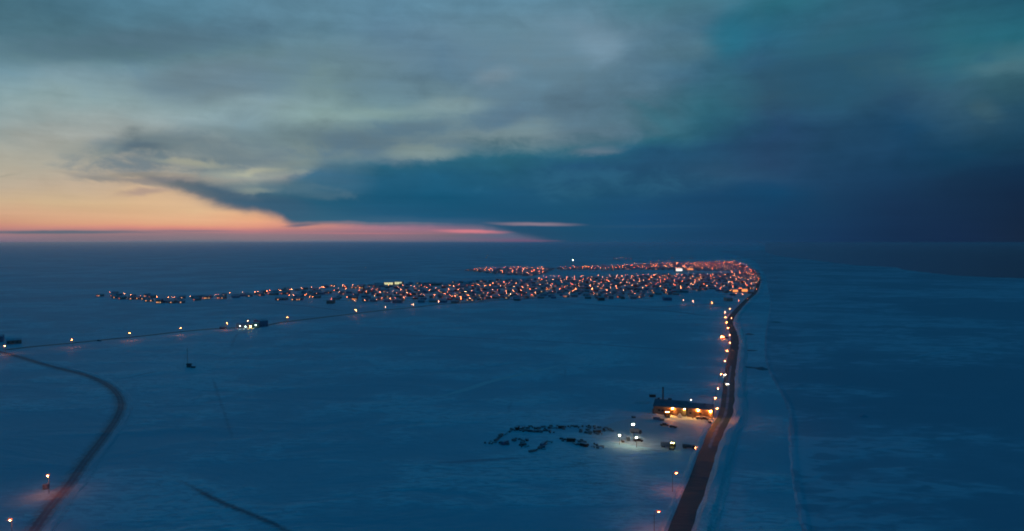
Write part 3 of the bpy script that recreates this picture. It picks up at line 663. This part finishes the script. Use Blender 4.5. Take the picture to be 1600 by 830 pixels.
# ------------------------------------------------------------------ industrial shed by the coast road
A = at(1021, 646.5); B = at(1113, 654.5)
ax = (B - A).normalized(); Lw = (B - A).length; rz = math.atan2(ax.y, ax.x)
st = empty('industrial_shed', A, rz)      # local x along the front wall, +y away from the camera
tag(st, 'long low industrial shed with dark snowy roof, tall stack and four amber wall lamps', 'shed')
MIDX = Lw * .56; WH = mat('corrugated_wall', (.24, .20, .15), .7, .3, vary=.25, vscale=.5)
DM = mat('shed_door_paint', (.16, .11, .06), .6, .3, vary=.15, vscale=.5)
RB = mat('blue_grey_roof', (.11, .17, .23), .7, .3, vary=.25, vscale=.3)
def shed(x0, x1, y0, y1, h, rh, nm):
    b = MB(); b.box(x0, x1, y0, y1, 0, h, WH); ym = (y0 + y1) / 2
    b.prism([(y0, h), (y1, h), (ym, h + rh)], x0 + .002, x1 - .002, WH)
    for i in range(int((x1 - x0) / 1.2)): b.box(x0 + .5 + i * 1.2, x0 + .6 + i * 1.2, y0 - .07, y0 - .003, .05, h - .05, WH)
    b.build('wall', st); o = .6; k = rh / ((y1 - y0) / 2); t = .3
    return MB().prism([(y0 - o, h - o * k + .02), (ym, h + rh + .02), (y1 + o, h - o * k + .02), (y1 + o, h - o * k + t), (ym, h + rh + t), (y0 - o, h - o * k + t)], x0 - .3, x1 + .3, RB).build('roof', st)
r1 = shed(0, MIDX, 0, 17, 5.4, 2.6, 'west'); r2 = shed(MIDX + .65, Lw, -.8, 13, 5.9, 1.9, 'east')
st_b = MB().tube((4.6, 11, 6), (4.6, 11, 16), .55, .5, DARK, 12).tube((4.6, 11, 15.6), (4.6, 11, 15.9), .66, .66, DARK, 12).build('chimney', r1)
MB().box(8.2, 10.6, 8.8, 10.6, 7, 9.0, DARK, ch=.1).build('roof_vent', r1)
MB().box(1.2, 2.6, 9, 10.4, 7, 8.8, DARK, ch=.1).build('roof_vent', r1)
MB().box(Lw - 6, Lw - 4.8, 5, 6.2, 7, 8.3, DARK, ch=.1).build('roof_vent', r2)
for x, y0, w, h in ((9.4, 0, 3.6, 4.2), (15.4, 0, 3.2, 4.2), (MIDX + 5.2, -.8, 3.4, 4.4), (Lw - 5.6, -.8, 3.4, 4.4)):
    d = MB().box(x, x + w, y0 - .16, y0 - .08, .05, h, DM).build('door', st)
    for i in range(4): MB().box(x + .1, x + w - .1, y0 - .2, y0 - .162, .5 + i * .95, .62 + i * .95, DARK).build('door_rib', d)
for x, y0 in ((3, 0), (5.5, 0), (MIDX + 2.2, -.8), (Lw - 8.2, -.8)):
    MB().box(x, x + 1.4, y0 - .14, y0 - .08, 2.2, 3.3, GLASS).build('window', st)
for fx, y0, m, zz in ((.335, 0, AMB, 4.75), (.535, 0, AMBW, 4.9), (.765, -.8, AMB, 5.1), (.972, -.8, AMB, 5.1)):
    x = fx * Lw; lp = MB().box(x - .3, x + .3, y0 - .75, y0 - .08, zz + .32, zz + .46, DARK).build('wall_lamp', st)
    MB().ell((x, y0 - .62, zz + .1), (.34, .3, .22), m).build('lens', lp)
MB().box(-.9, -.1, 1, 4.5, 0, 2.6, DARK, ch=.05).build('fuel_cabinet', st)
loc = lambda x, y, z=0: st.matrix_basis @ Vector((x, y, z))
# annex of dark stacked pallets in front of the west end
def mound(name, loc_, rx, ry, h, m, label, cat, seed, grp=None, rz=0):
    n = 18; k = 7; vs = [(0, 0, h)]; fs = []
    for j in range(1, k + 1):
        t = j / k
        for i in range(n):
            a = 2 * math.pi * i / n; q = 1 + .28 * noise.noise((math.cos(a) * 1.6, math.sin(a) * 1.6, seed)) + .1 * noise.noise((math.cos(a) * 5, math.sin(a) * 5, seed + t))
            z = h * (.5 + .5 * math.cos(math.pi * t)) * (1 + .35 * noise.noise((i * .9, j * .8, seed))) if j < k else -.05
            vs.append((rx * t * q * math.cos(a), ry * t * q * math.sin(a), z))
    for i in range(n): fs.append((0, 1 + i, 1 + (i + 1) % n))
    for j in range(k - 1):
        for i in range(n):
            a = 1 + j * n + i; b = 1 + j * n + (i + 1) % n; fs.append((a, a + n, b + n, b))
    o = MB().poly(vs, fs, m).build(name); o.location = loc_; o.rotation_euler = (0, 0, rz)
    for p in o.data.polygons: p.use_smooth = True
    return tag(o, label, cat, grp)
mound('snow_pile', loc(17.6, -3.4), 2.4, 2.2, 2.6, BANKM, 'pointed snow pile in front of the shed between its amber lamps', 'snow pile', 3)
mound('snow_pile', loc(2.6, -5.5), 5, 3, 1.5, BANKM, 'low snow pile in shadow at the dark west end of the shed', 'snow pile', 8)
mound('snow_pile', loc(38.2, -5.0), 1.6, 1.4, 1.5, BANKM, 'small bright snow pile under the lamp nearest the coast road', 'snow pile', 12)
mound('snow_pile', at(1004, 630), 9, 4, 1.6, BANKM, 'low pinkish snow pile behind the west end of the shed', 'snow pile', 15)
mound('snow_pile', at(1100, 621), 6, 3, 1.8, BANKM, 'snow pile behind the shed close to the coast road', 'snow pile', 17)

# ------------------------------------------------------------------ vehicles, containers, gear
def car_proto(name='parked_car', body=(.06, .07, .09), big=False, lit=None):
    e = empty(name); bm = mat('car_paint_%d' % int(body[0] * 1000), body, .35, .5, vary=.1, vscale=1)
    h = 1.95 if big else 1.5; l = 5.3 if big else 4.5
    prof = [(-l / 2, .45), (-l / 2, .95), (-l / 2 + 1.1, 1.05), (-l / 2 + 1.7, h), (l / 2 - (1.5 if big else .7), h), (l / 2 - (1.4 if big else .2), 1.1), (l / 2, 1.0), (l / 2, .45)]
    MB().prism(prof, -.9, .9, bm).build('body', e)
    MB().prism([(-l / 2 + 1.25, 1.1), (-l / 2 + 1.72, h - .12), (l / 2 - (1.6 if big else .9), h - .12), (l / 2 - (1.6 if big else .6), 1.12)], -.93, .93, GLASS).build('window', e)
    for x in (-.85, .85):
        for y in (-l / 2 + .9, l / 2 - .9):
            w = MB().tube((x - .12, y, .36), (x + .12, y, .36), .36, .36, RUB, 12).build('wheel', e)
            MB().tube((x - .14, y, .36), (x + .14, y, .36), .18, .18, POLE, 8).build('rim', w)
    for x in (-.62, .62):
        MB().box(x - .2, x + .2, -l / 2 - .05, -l / 2 + .05, .68, .9, lit or GLASS, ch=.03).build('headlight', e)
    MB().box(-.85, .85, -l / 2 + .1, l / 2 - .4, h + .003, h + .09, ROOFS, ch=.03).build('roof_snow', e)
    return e
def loader(name, lit, body=(.16, .10, .02)):
    e = empty(name); bm = mat('loader_paint', body, .5, .4, vary=.2, vscale=1)
    MB().prism([(-.4, .9), (-.4, 2.0), (2.6, 1.9), (3.0, 1.6), (3.0, .9)], -1.1, 1.1, bm).build('body', e)
    c = MB().box(-.9, .9, -1.5, .3, 1.9, 3.4, bm, ch=.1).build('cab', e); MB().box(-.92, .92, -1.4, .2, 2.4, 3.2, GLASS).build('window', c)
    MB().box(-.9, .9, -2.6, -.42, .8, 1.4, bm, ch=.08).build('frame', e)
    for x in (-.7, .7): MB().tube((x, -1.4, 1.4), (x, -4.0, .9), .13, .12, bm, 6).build('arm', e)
    MB().prism([(-4.2, .2), (-5.2, .25), (-4.6, .5), (-4.4, 1.4), (-4.1, 1.4)], -1.4, 1.4, DARK).build('bucket', e)
    for x in (-1.15, 1.15):
        for y in (-1.9, 2.0):
            w = MB().tube((x - .28, y, .8), (x + .28, y, .8), .8, .8, RUB, 14).build('wheel', e); MB().tube((x - .3, y, .8), (x + .3, y, .8), .35, .35, POLE, 8).build('rim', w)
    for x in (-.55, .55): MB().box(x - .16, x + .16, -1.62, -1.502, 3.15, 3.4, lit).build('work_light', c)
    return e
def truck(name, cargo, lit=GLASS):
    e = empty(name); bm = mat('truck_paint', (.09, .10, .12), .5, .4, vary=.2, vscale=1)
    c = MB().prism([(-4.4, .6), (-4.4, 1.5), (-3.9, 2.6), (-2.4, 2.6), (-2.4, .6)], -1.15, 1.15, bm).build('cab', e)
    MB().prism([(-4.36, 1.55), (-3.95, 2.4), (-2.9, 2.4), (-2.9, 1.55)], -1.17, 1.17, GLASS).build('window', c)
    MB().box(-1.15, 1.15, -2.2, 4.2, .9, 1.1, DARK).build('chassis', e)
    if cargo == 'box': MB().box(-1.2, 1.2, -2.1, 4.2, 1.12, 3.4, WALLM[1], ch=.05).build('cargo_box', e)
    else: MB().tube((0, -2, 1.95), (0, 4.1, 1.95), .95, .95, POLE, 14).build('tank', e)
    for x in (-1.0, 1.0):
        for y in (-3.4, 1.8, 3.1):
            w = MB().tube((x - .18, y, .5), (x + .18, y, .5), .5, .5, RUB, 12).build('wheel', e); MB().tube((x - .2, y, .5), (x + .2, y, .5), .22, .22, POLE, 8).build('rim', w)
    for x in (-.75, .75): MB().box(x - .18, x + .18, -4.45, -4.36, .95, 1.2, lit).build('headlight', c)
    return e
def container_proto(m):
    e = empty('shipping_container')
    b = MB().box(-3, 3, -1.2, 1.2, .12, 2.55, m)
    for i in range(14):
        x = -2.8 + i * .43
        b.box(x, x + .2, -1.25, -1.202, .3, 2.4, m).box(x, x + .2, 1.202, 1.25, .3, 2.4, m)
    b.build('shell', e)
    for y in (-.6, .6): MB().box(3.003, 3.06, y - .56, y + .56, .2, 2.45, m).build('door', e)
    MB().box(-2.95, 2.95, -1.15, 1.15, 2.553, 2.72, ROOFS, ch=.05).build('roof_snow', e)
    return e
def timber_proto(seed):
    rn = random.Random(seed); b = MB(); L0 = rn.uniform(2.4, 4.5)
    for j in range(4):
        for i in range(5):
            dx = rn.uniform(-.25, .25); b.box(-L0 / 2 + dx, L0 / 2 + dx, i * .42 - 1, i * .42 - .62, j * .33 + .05, j * .33 + .34, WOOD)
    return b.build('timber_stack')
def crate_proto(m, seed):
    rn = random.Random(seed); e = empty('crate'); w, d, h = rn.uniform(1.4, 2.4), rn.uniform(1.2, 2), rn.uniform(1, 1.8)
    MB().box(-w / 2, w / 2, -d / 2, d / 2, .15, h, m, ch=.04).build('box', e)
    MB().box(-w / 2 - .06, w / 2 + .06, -d / 2 - .06, d / 2 + .06, 0, .14, WOOD).build('pallet', e)
    MB().box(-w / 2 + .05, w / 2 - .05, -d / 2 + .05, d / 2 - .05, h + .003, h + .12, ROOFS, ch=.04).build('lid', e)
    return e
def sled_proto():
    e = empty('cargo_sled')
    for y in (-.7, .7): MB().prism([(y - .06, .0), (y + .06, .0), (y + .06, .3), (y - .06, .3)], -2.4, 2.2, WOOD).tube((2.2, y, .15), (2.9, y, .75), .08, .06, WOOD, 6).build('runner', e)
    MB().box(-2.3, 2.1, -.85, .85, .32, .45, WOOD).build('deck', e); MB().box(-1.8, .6, -.6, .7, .452, 1.3, DARK, ch=.12).build('load', e)
    return e
def drum_proto():
    b = MB().tube((0, 0, 0), (0, 0, 1.1), .42, .42, RUST, 12)
    for z in (.3, .72): b.tube((0, 0, z), (0, 0, z + .06), .455, .455, RUST, 12)
    b.tube((0, 0, 1.1), (0, 0, 1.17), .38, .36, ROOFS, 12); return b.build('oil_drum')
def boat_proto():
    e = empty('skiff'); sec = [(-3, .8, .75), (-1, .95, .75), (1, .9, .8), (2.4, .55, .95), (3.2, .03, 1.15)]; vs = []
    for x, w, h in sec: vs += [(x, -w, h), (x, -w * .6, .12), (x, 0, 0), (x, w * .6, .12), (x, w, h)]
    fs = [(i * 5 + j, i * 5 + j + 1, i * 5 + j + 6, i * 5 + j + 5) for i in range(4) for j in range(4)] + [(4, 3, 2, 1, 0)]
    MB().poly(vs, fs, POLE).build('hull', e)
    MB().box(-2.9, 2.0, -.7, .7, .5, .72, BANKM, ch=.05).build('snow_fill', e); MB().box(-3.3, -3.0, -.2, .2, .2, 1.2, DARK, ch=.03).build('outboard_motor', e)
    return e
cont = [container_proto(RUST), container_proto(DARK), container_proto(WALLM[3]), container_proto(WALLM[5])]
timb = [timber_proto(i) for i in (1, 2, 3)]; crat = [crate_proto(WOOD, 1), crate_proto(DARK, 2), crate_proto(RUST, 3)]
sled = sled_proto(); drum = drum_proto(); boat = boat_proto()
car = car_proto(); car_big = car_proto('parked_pickup', (.10, .04, .03), True)
car_lit = car_proto('driving_car', (.12, .12, .13), lit=HEADL)
ydrv = 0
place(car_lit, at(1131, 586.5), R(8), 'car with white headlights on the coast road, upper of two', 'car', 'cars driving on the coast road')
place(car_lit, at(1134.5, 601), R(8), 'car with white headlights on the coast road, lower of two', 'car', 'cars driving on the coast road')
rl = loader('wheel_loader', AMBW)
place(rl, loc(9.4, -4.2), rz + R(15), 'wheel loader standing under the first amber lamp of the shed', 'loader')
ld2 = loader('front_loader', GRN, (.16, .10, .02))
place(ld2, at(1051, 700), R(-20), 'loader with yellow green work lights in the yard below the shed', 'loader')
tr1 = truck('box_truck', 'box'); tr1.scale = (.8,) * 3; place(tr1, at(1042, 699), R(75), 'dark box truck parked beside the loader with yellow green lights', 'truck')
tr2 = truck('tank_truck', 'tank', SOD[0]); tr2.scale = (.8,) * 3; place(tr2, at(1076, 701), R(70), 'dark tank truck with warm orange front light nearest the coast road', 'truck')
place(car_big, loc(33.5, -4.5), rz + R(80), 'red pickup parked by the shed doors at the coast road end', 'pickup')
place(car, loc(30.0, -4.0), rz + R(95), 'dark car parked by the shed doors next to the red pickup', 'car')
place(drum, loc(25.8, -2.8), 0, 'lone oil drum on lit snow before the middle of the shed', 'drum')
place(car, at(1052, 668.5), R(60), 'dark car alone on the shadowed snow below the shed', 'car')
place(car_big, at(1038, 665.5), R(85), 'dark pickup alone on the snow below the west end of the shed', 'pickup')
place(cont[1], at(1109, 661.5), R(80), 'dark container on end of the yard by the coast road below the shed', 'container', scale=(.7,) * 3)
place(cont[0], at(1019.5, 620.5), R(-4), 'dark container on the snow behind the shed stack', 'container', scale=(.75,) * 3)
place(cont[2], at(1026, 656), rz, 'container nearest the dark west end of the shed front', 'container', scale=(.7,) * 3)
place(timb[0], at(1034, 657.5), rz, 'timber stack in the shadow before the west end of the shed', 'timber stack')
place(crat[1], at(990, 652.8), 0, 'lone dark crate on open snow above the yard lamps', 'crate')
place(tr1, at(993.5, 677), R(70), 'truck with snow lit bright around it under the tall white yard lamp', 'truck')
place(crat[0], at(981.5, 688.5), R(-5), 'dark crate between the two lower white yard lamps', 'crate', scale=(1.4,) * 3)
place(crat[2], at(973, 691), R(10), 'small dark crate at the edge of the lit pad', 'crate')
place(car_big, at(997.5, 690), R(80), 'pickup parked just below the lower white yard lamp', 'pickup')
# white yard lamps
def yard_lamp(px, py, hgt, label, dbl=False):
    p = lamp_at(px, py, hgt); e = empty('yard_lamp', p)
    MB().tube((0, 0, 0), (0, 0, hgt - .1), .16, .1, POLE).build('pole', e)
    MB().box(-.5, .5, -.07, .07, hgt - .1, hgt + .06, POLE).build('crossbar', e)
    for x in ((-.35, .35) if dbl else (0,)):
        hd = MB().box(x - .3, x + .3, -.35, .25, hgt + .25, hgt + .4, DARK).build('lamp_head', e)
        MB().ell((x, -.05, hgt + (.0 if not dbl else .05)), (.32, .3, .24 if not dbl else .36), WHT).build('lens', hd)
    return tag(e, label, 'yard lamp', 'white lamps of the storage yard')
yard_lamp(989.3, 663, 10, 'white yard lamp on the tallest pole, topmost of the three', True)
yard_lamp(968, 680, 5.5, 'white yard lamp nearest the rows of stored goods')
yard_lamp(994.5, 683.8, 5.5, 'white yard lamp lowest of the three, above a parked pickup')
# utility pole lights behind the shed
ql = lamp_proto(0, WHT); ql.name = 'flood_lamp'; place(ql, lamp_at(1077, 624.3, 6.3), 0, 'small white lamp on a pole behind the shed roof', 'lamp', scale=(.7, .7, .7))
road_lamp(1117.5, 637.5, 'reddish street lamp at the shed corner beside the coast road', 4, R(20), sc=.9)
# snow pad with the yard
pad = pl([(925, 673), (960, 660), (1010, 648), (1060, 660), (1100, 672), (1095, 700), (1040, 706), (1015, 700), (960, 691), (925, 684)])
c = sum(pad, Vector()) / len(pad)
vs = [(p.x, p.y, .02) for p in pad] + [(p.x + (c.x - p.x) * .03, p.y + (c.y - p.y) * .05, .55) for p in pad]
n = len(pad); tag(MB().poly([(v[0], v[1], min(v[2], .1)) for v in vs], [(i, (i + 1) % n, n + (i + 1) % n, n + i) for i in range(n)] + [tuple(range(n, 2 * n))], snow_mat('yard_snow', (.42, .52, .6), (.7, .8, .88), .5)).build('yard_ground'), kind='structure')
# stored goods in rows
rj = random.Random(21); protos = [(cont, 'shipping container', .06), (timb, 'timber stack', .3), (crat, 'crate', .28), ([sled], 'cargo sled', .12), ([drum], 'oil drum', .1), ([boat], 'skiff', .1)]
LOOK = {'shipping container': 'dark shipping container with snow on top', 'timber stack': 'rough stack of grey timber', 'crate': 'snow capped crate on a pallet', 'cargo sled': 'cargo sled with a dark load', 'oil drum': 'rusty oil drum', 'skiff': 'small open boat filled with snow'}
def goods(line, n, spread, where, grp, big=1.0):
    P = pl(line); seg = [(P[i + 1] - P[i]).length for i in range(len(P) - 1)]; tot = sum(seg)
    n = int(n * 1.35)
    for k in range(n):
        d = (k + rj.uniform(.1, .9)) / n * tot
        for i, s_ in enumerate(seg):
            if d <= s_ or i == len(seg) - 1: break
            d -= s_
        dr = (P[i + 1] - P[i]).normalized(); p = P[i] + dr * d + Vector((-dr.y, dr.x, 0)) * rj.uniform(-spread, spread)
        lst, nm, _ = rj.choices(protos, [q[2] for q in protos])[0]; s_ = rj.uniform(.4, .85) * big
        place(rj.choice(lst), p, math.atan2(dr.y, dr.x) + rj.choice((0, 0, math.pi / 2)) + rj.uniform(-.2, .2), LOOK[nm] + ' ' + where, nm, grp, scale=(s_, s_, s_))
goods([(757, 693.5), (768, 693), (785, 681), (802, 670)], 16, 1.5, 'in the slanting row closing the yard', 'goods in the slanting row')
goods([(802, 670), (850, 669), (900, 667), (960, 673)], 38, 4, 'in the long far row of the yard', 'goods in the long far row')
goods([(802, 672.5), (840, 674), (868, 677)], 12, 3, 'in the long far row of the yard', 'goods in the long far row')
goods([(904, 673), (930, 677), (950, 675)], 13, 4, 'in the long far row of the yard', 'goods in the long far row')
goods([(779, 693), (790, 695)], 6, 2, 'in the clump of goods nearest the yard corner', 'goods by the yard corner')
goods([(803, 688), (820, 687), (805, 694), (818, 700)], 14, 5, 'in the dense middle clump of stored goods', 'goods in the middle clump')
goods([(842, 704), (850, 697), (860, 690)], 9, 2, 'in the short clump in the yard middle', 'goods in the short clump')
goods([(876, 688), (900, 689), (905, 694), (925, 697), (945, 699)], 22, 4, 'in the broken front row near the lamps', 'goods in the front row')
goods([(829, 707), (836, 706)], 2, 1, 'lying apart below the stored goods', 'goods lying apart')

# ------------------------------------------------------------------ inland buildings
def block_house(name, A_, B_, dep, h, rh, m, label, cat, lit=(), roofm=ROOFS, win=True):
    ax = (B_ - A_).normalized(); Lb = (B_ - A_).length; e = empty(name, A_, math.atan2(ax.y, ax.x)); tag(e, label, cat)
    b = MB(); b.box(0, Lb, 0, dep, 0, h, m)
    if rh: b.prism([(0, h), (dep, h), (dep / 2, h + rh)], .002, Lb - .002, m)
    b.build('wall', e)
    if rh:
        o = .5; k = rh / (dep / 2)
        MB().prism([(-o, h - o * k + .02), (dep / 2, h + rh + .02), (dep + o, h - o * k + .02), (dep + o, h - o * k + .3), (dep / 2, h + rh + .3), (-o, h - o * k + .3)], -.4, Lb + .4, roofm).build('roof', e)
    else: MB().box(-.3, Lb + .3, -.3, dep + .3, h + .003, h + .35, roofm, ch=.05).build('roof', e)
    if win:
        for i in range(int(Lb / 4)): MB().box(1.2 + i * 4, 2.6 + i * 4, -.06, -.003, 1.5, 2.7, GLASS).build('window', e)
        MB().box(Lb * .5, Lb * .5 + 1, -.07, -.003, .1, 2.2, WOOD).build('door', e)
    for x, z, mm in lit:
        l_ = MB().box(x * Lb - .3, x * Lb + .3, -.7, -.02, z + .35, z + .45, DARK).build('wall_lamp', e)
        MB().ell((x * Lb, -.5, z + .1), (.4, .34, .26), mm).build('lens', l_)
    return e
PALEW = mat('pale_green_lamp_glow', (.7, .8, .7), .4, .3, (.75, 1, .85), 45)
block_house('service_building', at(369, 513.5), at(393, 513.5), 12, 5.6, 1.5, WALLM[1], 'long dark building with three wall lamps in the cluster on the side road', 'building', ((.25, 3.4, PALEW), (.62, 2.6, PALEW), (.95, 2.6, AMBW)))
block_house('service_building', at(394.5, 513), at(405, 512.6), 11, 6.6, 0, WALLM[5], 'flat roofed block with one pale lamp in the cluster on the side road', 'building', ((.5, 4.0, PALEW),))
block_house('storage_hall', at(406, 511.5), at(419, 510.2), 16, 8.2, 1.2, WALLM[3], 'tall unlit hall at the town end of the cluster on the side road', 'building')
block_house('tank_shed', at(343, 514.3), at(351, 514.3), 5, 2.4, .6, DARK, 'low unlit shed just west of the cluster on the side road', 'shed')
block_house('roadside_building', at(10, 538.5), at(33, 537), 12, 4.2, 1.4, WALLM[0], 'long low dark building at the road junction by the photo edge', 'building')
block_house('roadside_building', at(-14, 535.5), at(4, 534.5), 12, 6.4, 1.6, WALLM[3], 'taller dark building cut by the photo edge at the road junction', 'building')
place(car, at(155, 533.2), R(85), 'dark car alone on the side road between two lamps', 'car')
place(crat[0], at(72, 763.5), R(20), 'dark crate on snow just below the pink lamp patch', 'crate')
# guyed mast and its hut
mp = at(293, 573); me_ = empty('radio_mast', mp); tag(me_, 'thin guyed radio mast alone on the open snow field', 'mast')
b = MB()
for i in range(3):
    a = 2 * math.pi * i / 3; b.tube((.3 * math.cos(a), .3 * math.sin(a), 0), (.3 * math.cos(a), .3 * math.sin(a), 17), .05, .05, POLE, 5)
for j in range(17):
    for i in range(3):
        a, c_ = 2 * math.pi * i / 3, 2 * math.pi * (i + 1) / 3; b.tube((.3 * math.cos(a), .3 * math.sin(a), j), (.3 * math.cos(c_), .3 * math.sin(c_), j + 1), .025, .025, POLE, 4)
b.build('lattice', me_)
for i in range(3):
    a = 2 * math.pi * i / 3 + .4; MB().tube((.3 * math.cos(a), .3 * math.sin(a), 16), (8 * math.cos(a), 8 * math.sin(a), 0), .02, .02, POLE, 4).build('guy_wire', me_)
hu = block_house('equipment_hut', at(291.5, 574.5), at(297, 574.5), 3, 2.8, .5, DARK, 'small dark hut at the foot of the guyed mast', 'hut', win=False, roofm=ROOFD)
MB().box(1, 1.9, -.06, -.003, .1, 2, WOOD).build('door', hu)
place(cont[1], at(302, 575), 0, 'dark container lying beside the mast hut on open snow', 'container', scale=(.6,) * 3)
# orange-lit hut by the coast road
block_house('lit_hut', at(1126, 529.5), at(1131.5, 529.8), 6, 3.6, 1.0, WALLM[2], 'red hut with orange lit front beside the coast road', 'hut', ((.25, 2.6, SOD[4]), (.8, 2.4, SOD[1])))
place(car, at(1135, 528.5), R(40), 'dark car parked beside the orange lit hut', 'car')

# ------------------------------------------------------------------ landmarks of the town
def facade(name, x0, x1, py, dep, h, m, litm, label, cat, lz=(.25, .95), rows=1):
    e = block_house(name, at(x0, py), at(x1, py), dep, h, 0, m, label, cat, win=False); Lb = (at(x1, py) - at(x0, py)).length
    nn = max(3, int(Lb / 5))
    for i in range(nn): MB().box(Lb * (i + .08) / nn, Lb * (i + .92) / nn, -.1, -.004, h * lz[0], h * lz[1], litm).build('window', e)  # glowing panels stand in for the light falling on the front wall
    return e
YG = mat('lit_yellow_green_front', (.5, .5, .3), .5, .3, (.85, .83, .42), 1.0)
WG = mat('lit_white_front', (.5, .5, .5), .5, .3, (1, .92, .8), 1.6)
OG = mat('lit_orange_front', (.5, .3, .2), .5, .3, (1, .33, .08), 1.5)
facade('bright_hall', 600, 614, 446, 30, 8, WALLM[4], YG, 'long hall with bright yellow green lit front on the town edge, west half', 'building')
facade('bright_hall', 616.5, 628, 445.5, 30, 8.6, WALLM[4], YG, 'long hall with bright yellow green lit front on the town edge, east half', 'building')
facade('white_dome_hall', 1056, 1066, 424, 40, 12, WALLM[1], WG, 'bright white lit building in the far strip of town', 'building', (.1, .9))
facade('lit_store', 1145, 1153, 457.5, 20, 7, WALLM[4], OG, 'orange lit building by the coast road end of town, western one', 'building')
facade('lit_store', 1159, 1168, 457, 20, 8, WALLM[4], OG, 'orange lit building by the coast road end of town, eastern one', 'building')
facade('lit_store', 1074, 1083, 422.5, 24, 8, WALLM[4], OG, 'orange lit building in the far strip beside the bright white one', 'building')
facade('lit_store', 914, 919, 418.8, 24, 9, WALLM[4], OG, 'orange lit building at the sparse west part of the far strip', 'building')
for i, (x, y, w, lab) in enumerate(((515, 475, 10, 'low dark hall on the front edge of town, westernmost'), (620, 474, 14, 'low dark hall on the front edge of town below the bright hall'),
    (940, 470, 10, 'low dark hall on the front edge of the middle of town'), (1044, 470, 12, 'dark isolated hall on the snow below the town'), (1140, 471, 10, 'dark low hall on the snow beside the coast road'),
    (680, 446.5, 14, 'wide dark hall behind the houses near the bright hall'), (765, 445, 12, 'wide dark hall on the back edge of the town'), (1060, 457, 12, 'dark hall on the front town edge beside the frozen bay'))):
    block_house('hall', at(x - w / 2, y), at(x + w / 2, y), 18, 6, 1.6, WALLM[i % 6], lab, 'hall')
# floodlit tower
tw = empty('floodlit_tower', at(895, 416)); tag(tw, 'thin tower with a pale white light rising behind the far strip', 'tower')
b = MB()
for i in range(4):
    a = math.pi / 2 * i; b.tube((3 * math.cos(a), 3 * math.sin(a), 0), (1.2 * math.cos(a), 1.2 * math.sin(a), 26), .3, .2, POLE, 5)
b.build('legs_frame', tw); MB().tube((0, 0, 26), (0, 0, 32), 2.6, 2.6, mat('white_tank_paint', (.6, .6, .62), .5, .3, vary=.1), 14).build('tank', tw)
MB().ell((0, -2.9, 30), (.7, .7, .6), WHT).build('lens', tw)

# dark gravel berms on the beach and ice blocks
GRAV = mat('dark_gravel', (.2, .23, .28), .9, .2, vary=.4, vscale=.5)
for x, y, rx, ry, h, lab in ((1190, 576.5, 6, 7, 1.6, 'dark gravel heap at the seaward end of the short jetty'), (1171, 522.5, 8, 5, 1.2, 'dark gravel heap on the beach level with the orange lit hut'),
    (1172, 548, 11, 4, .7, 'faint dark gravel heap on the beach between jetty and bend'), (1213, 503.5, 9, 5, .8, 'faint gravel heap near the ice edge beyond the road bend'),
    (1349, 651, 4.5, 3, 1.3, 'small jagged ice heap alone on the wide sea ice')):
    mound('gravel_heap', at(x, y), rx, ry, h, ICE if 'ice heap' in lab else GRAV, lab, 'heap', x * .37)
jt = ribbon('jetty', smooth([at(1154, 573), at(1170, 574.5), at(1190, 576.5)], 4), [(-2.2, 0), (-1.4, .7), (1.4, .7), (2.2, 0)], GRAV, kind=None, rag=.4, seed=71)
tag(jt, 'short dark gravel jetty crossing the beach from the coast road', 'jetty')

# protos that were never placed are removed with their parts
def drop(o):
    for ch in list(o.children): drop(ch)
    bpy.data.objects.remove(o)
for pr in lamp_p + lamp_t + lamp_1 + house_p + house_1 + cont + timb + crat + [sled, drum, boat, car, car_big, car_lit, tr1, tr2, rl, ld2, ql]:
    try: nm = pr.name
    except ReferenceError: continue
    if nm not in used: drop(pr)

# ------------------------------------------------------------------ haze
hz = MB().box(-95000, 95000, -9000, 125000, -3, H + 6, None) if False else None
hm = bpy.data.materials.new('cold_haze'); hm.use_nodes = True; t_ = hm.node_tree; t_.nodes.clear()
pv = t_.nodes.new('ShaderNodeVolumePrincipled'); pv.inputs['Color'].default_value = (.72, .82, .99, 1); pv.inputs['Density'].default_value = 4.2e-5; pv.inputs['Anisotropy'].default_value = .88
ou = t_.nodes.new('ShaderNodeOutputMaterial'); t_.links.new(pv.outputs[0], ou.inputs['Volume'])
hb = MB().box(-95000, 95000, -9000, 125000, -1.05, H + 6, hm).build('haze'); tag(hb, kind='stuff')
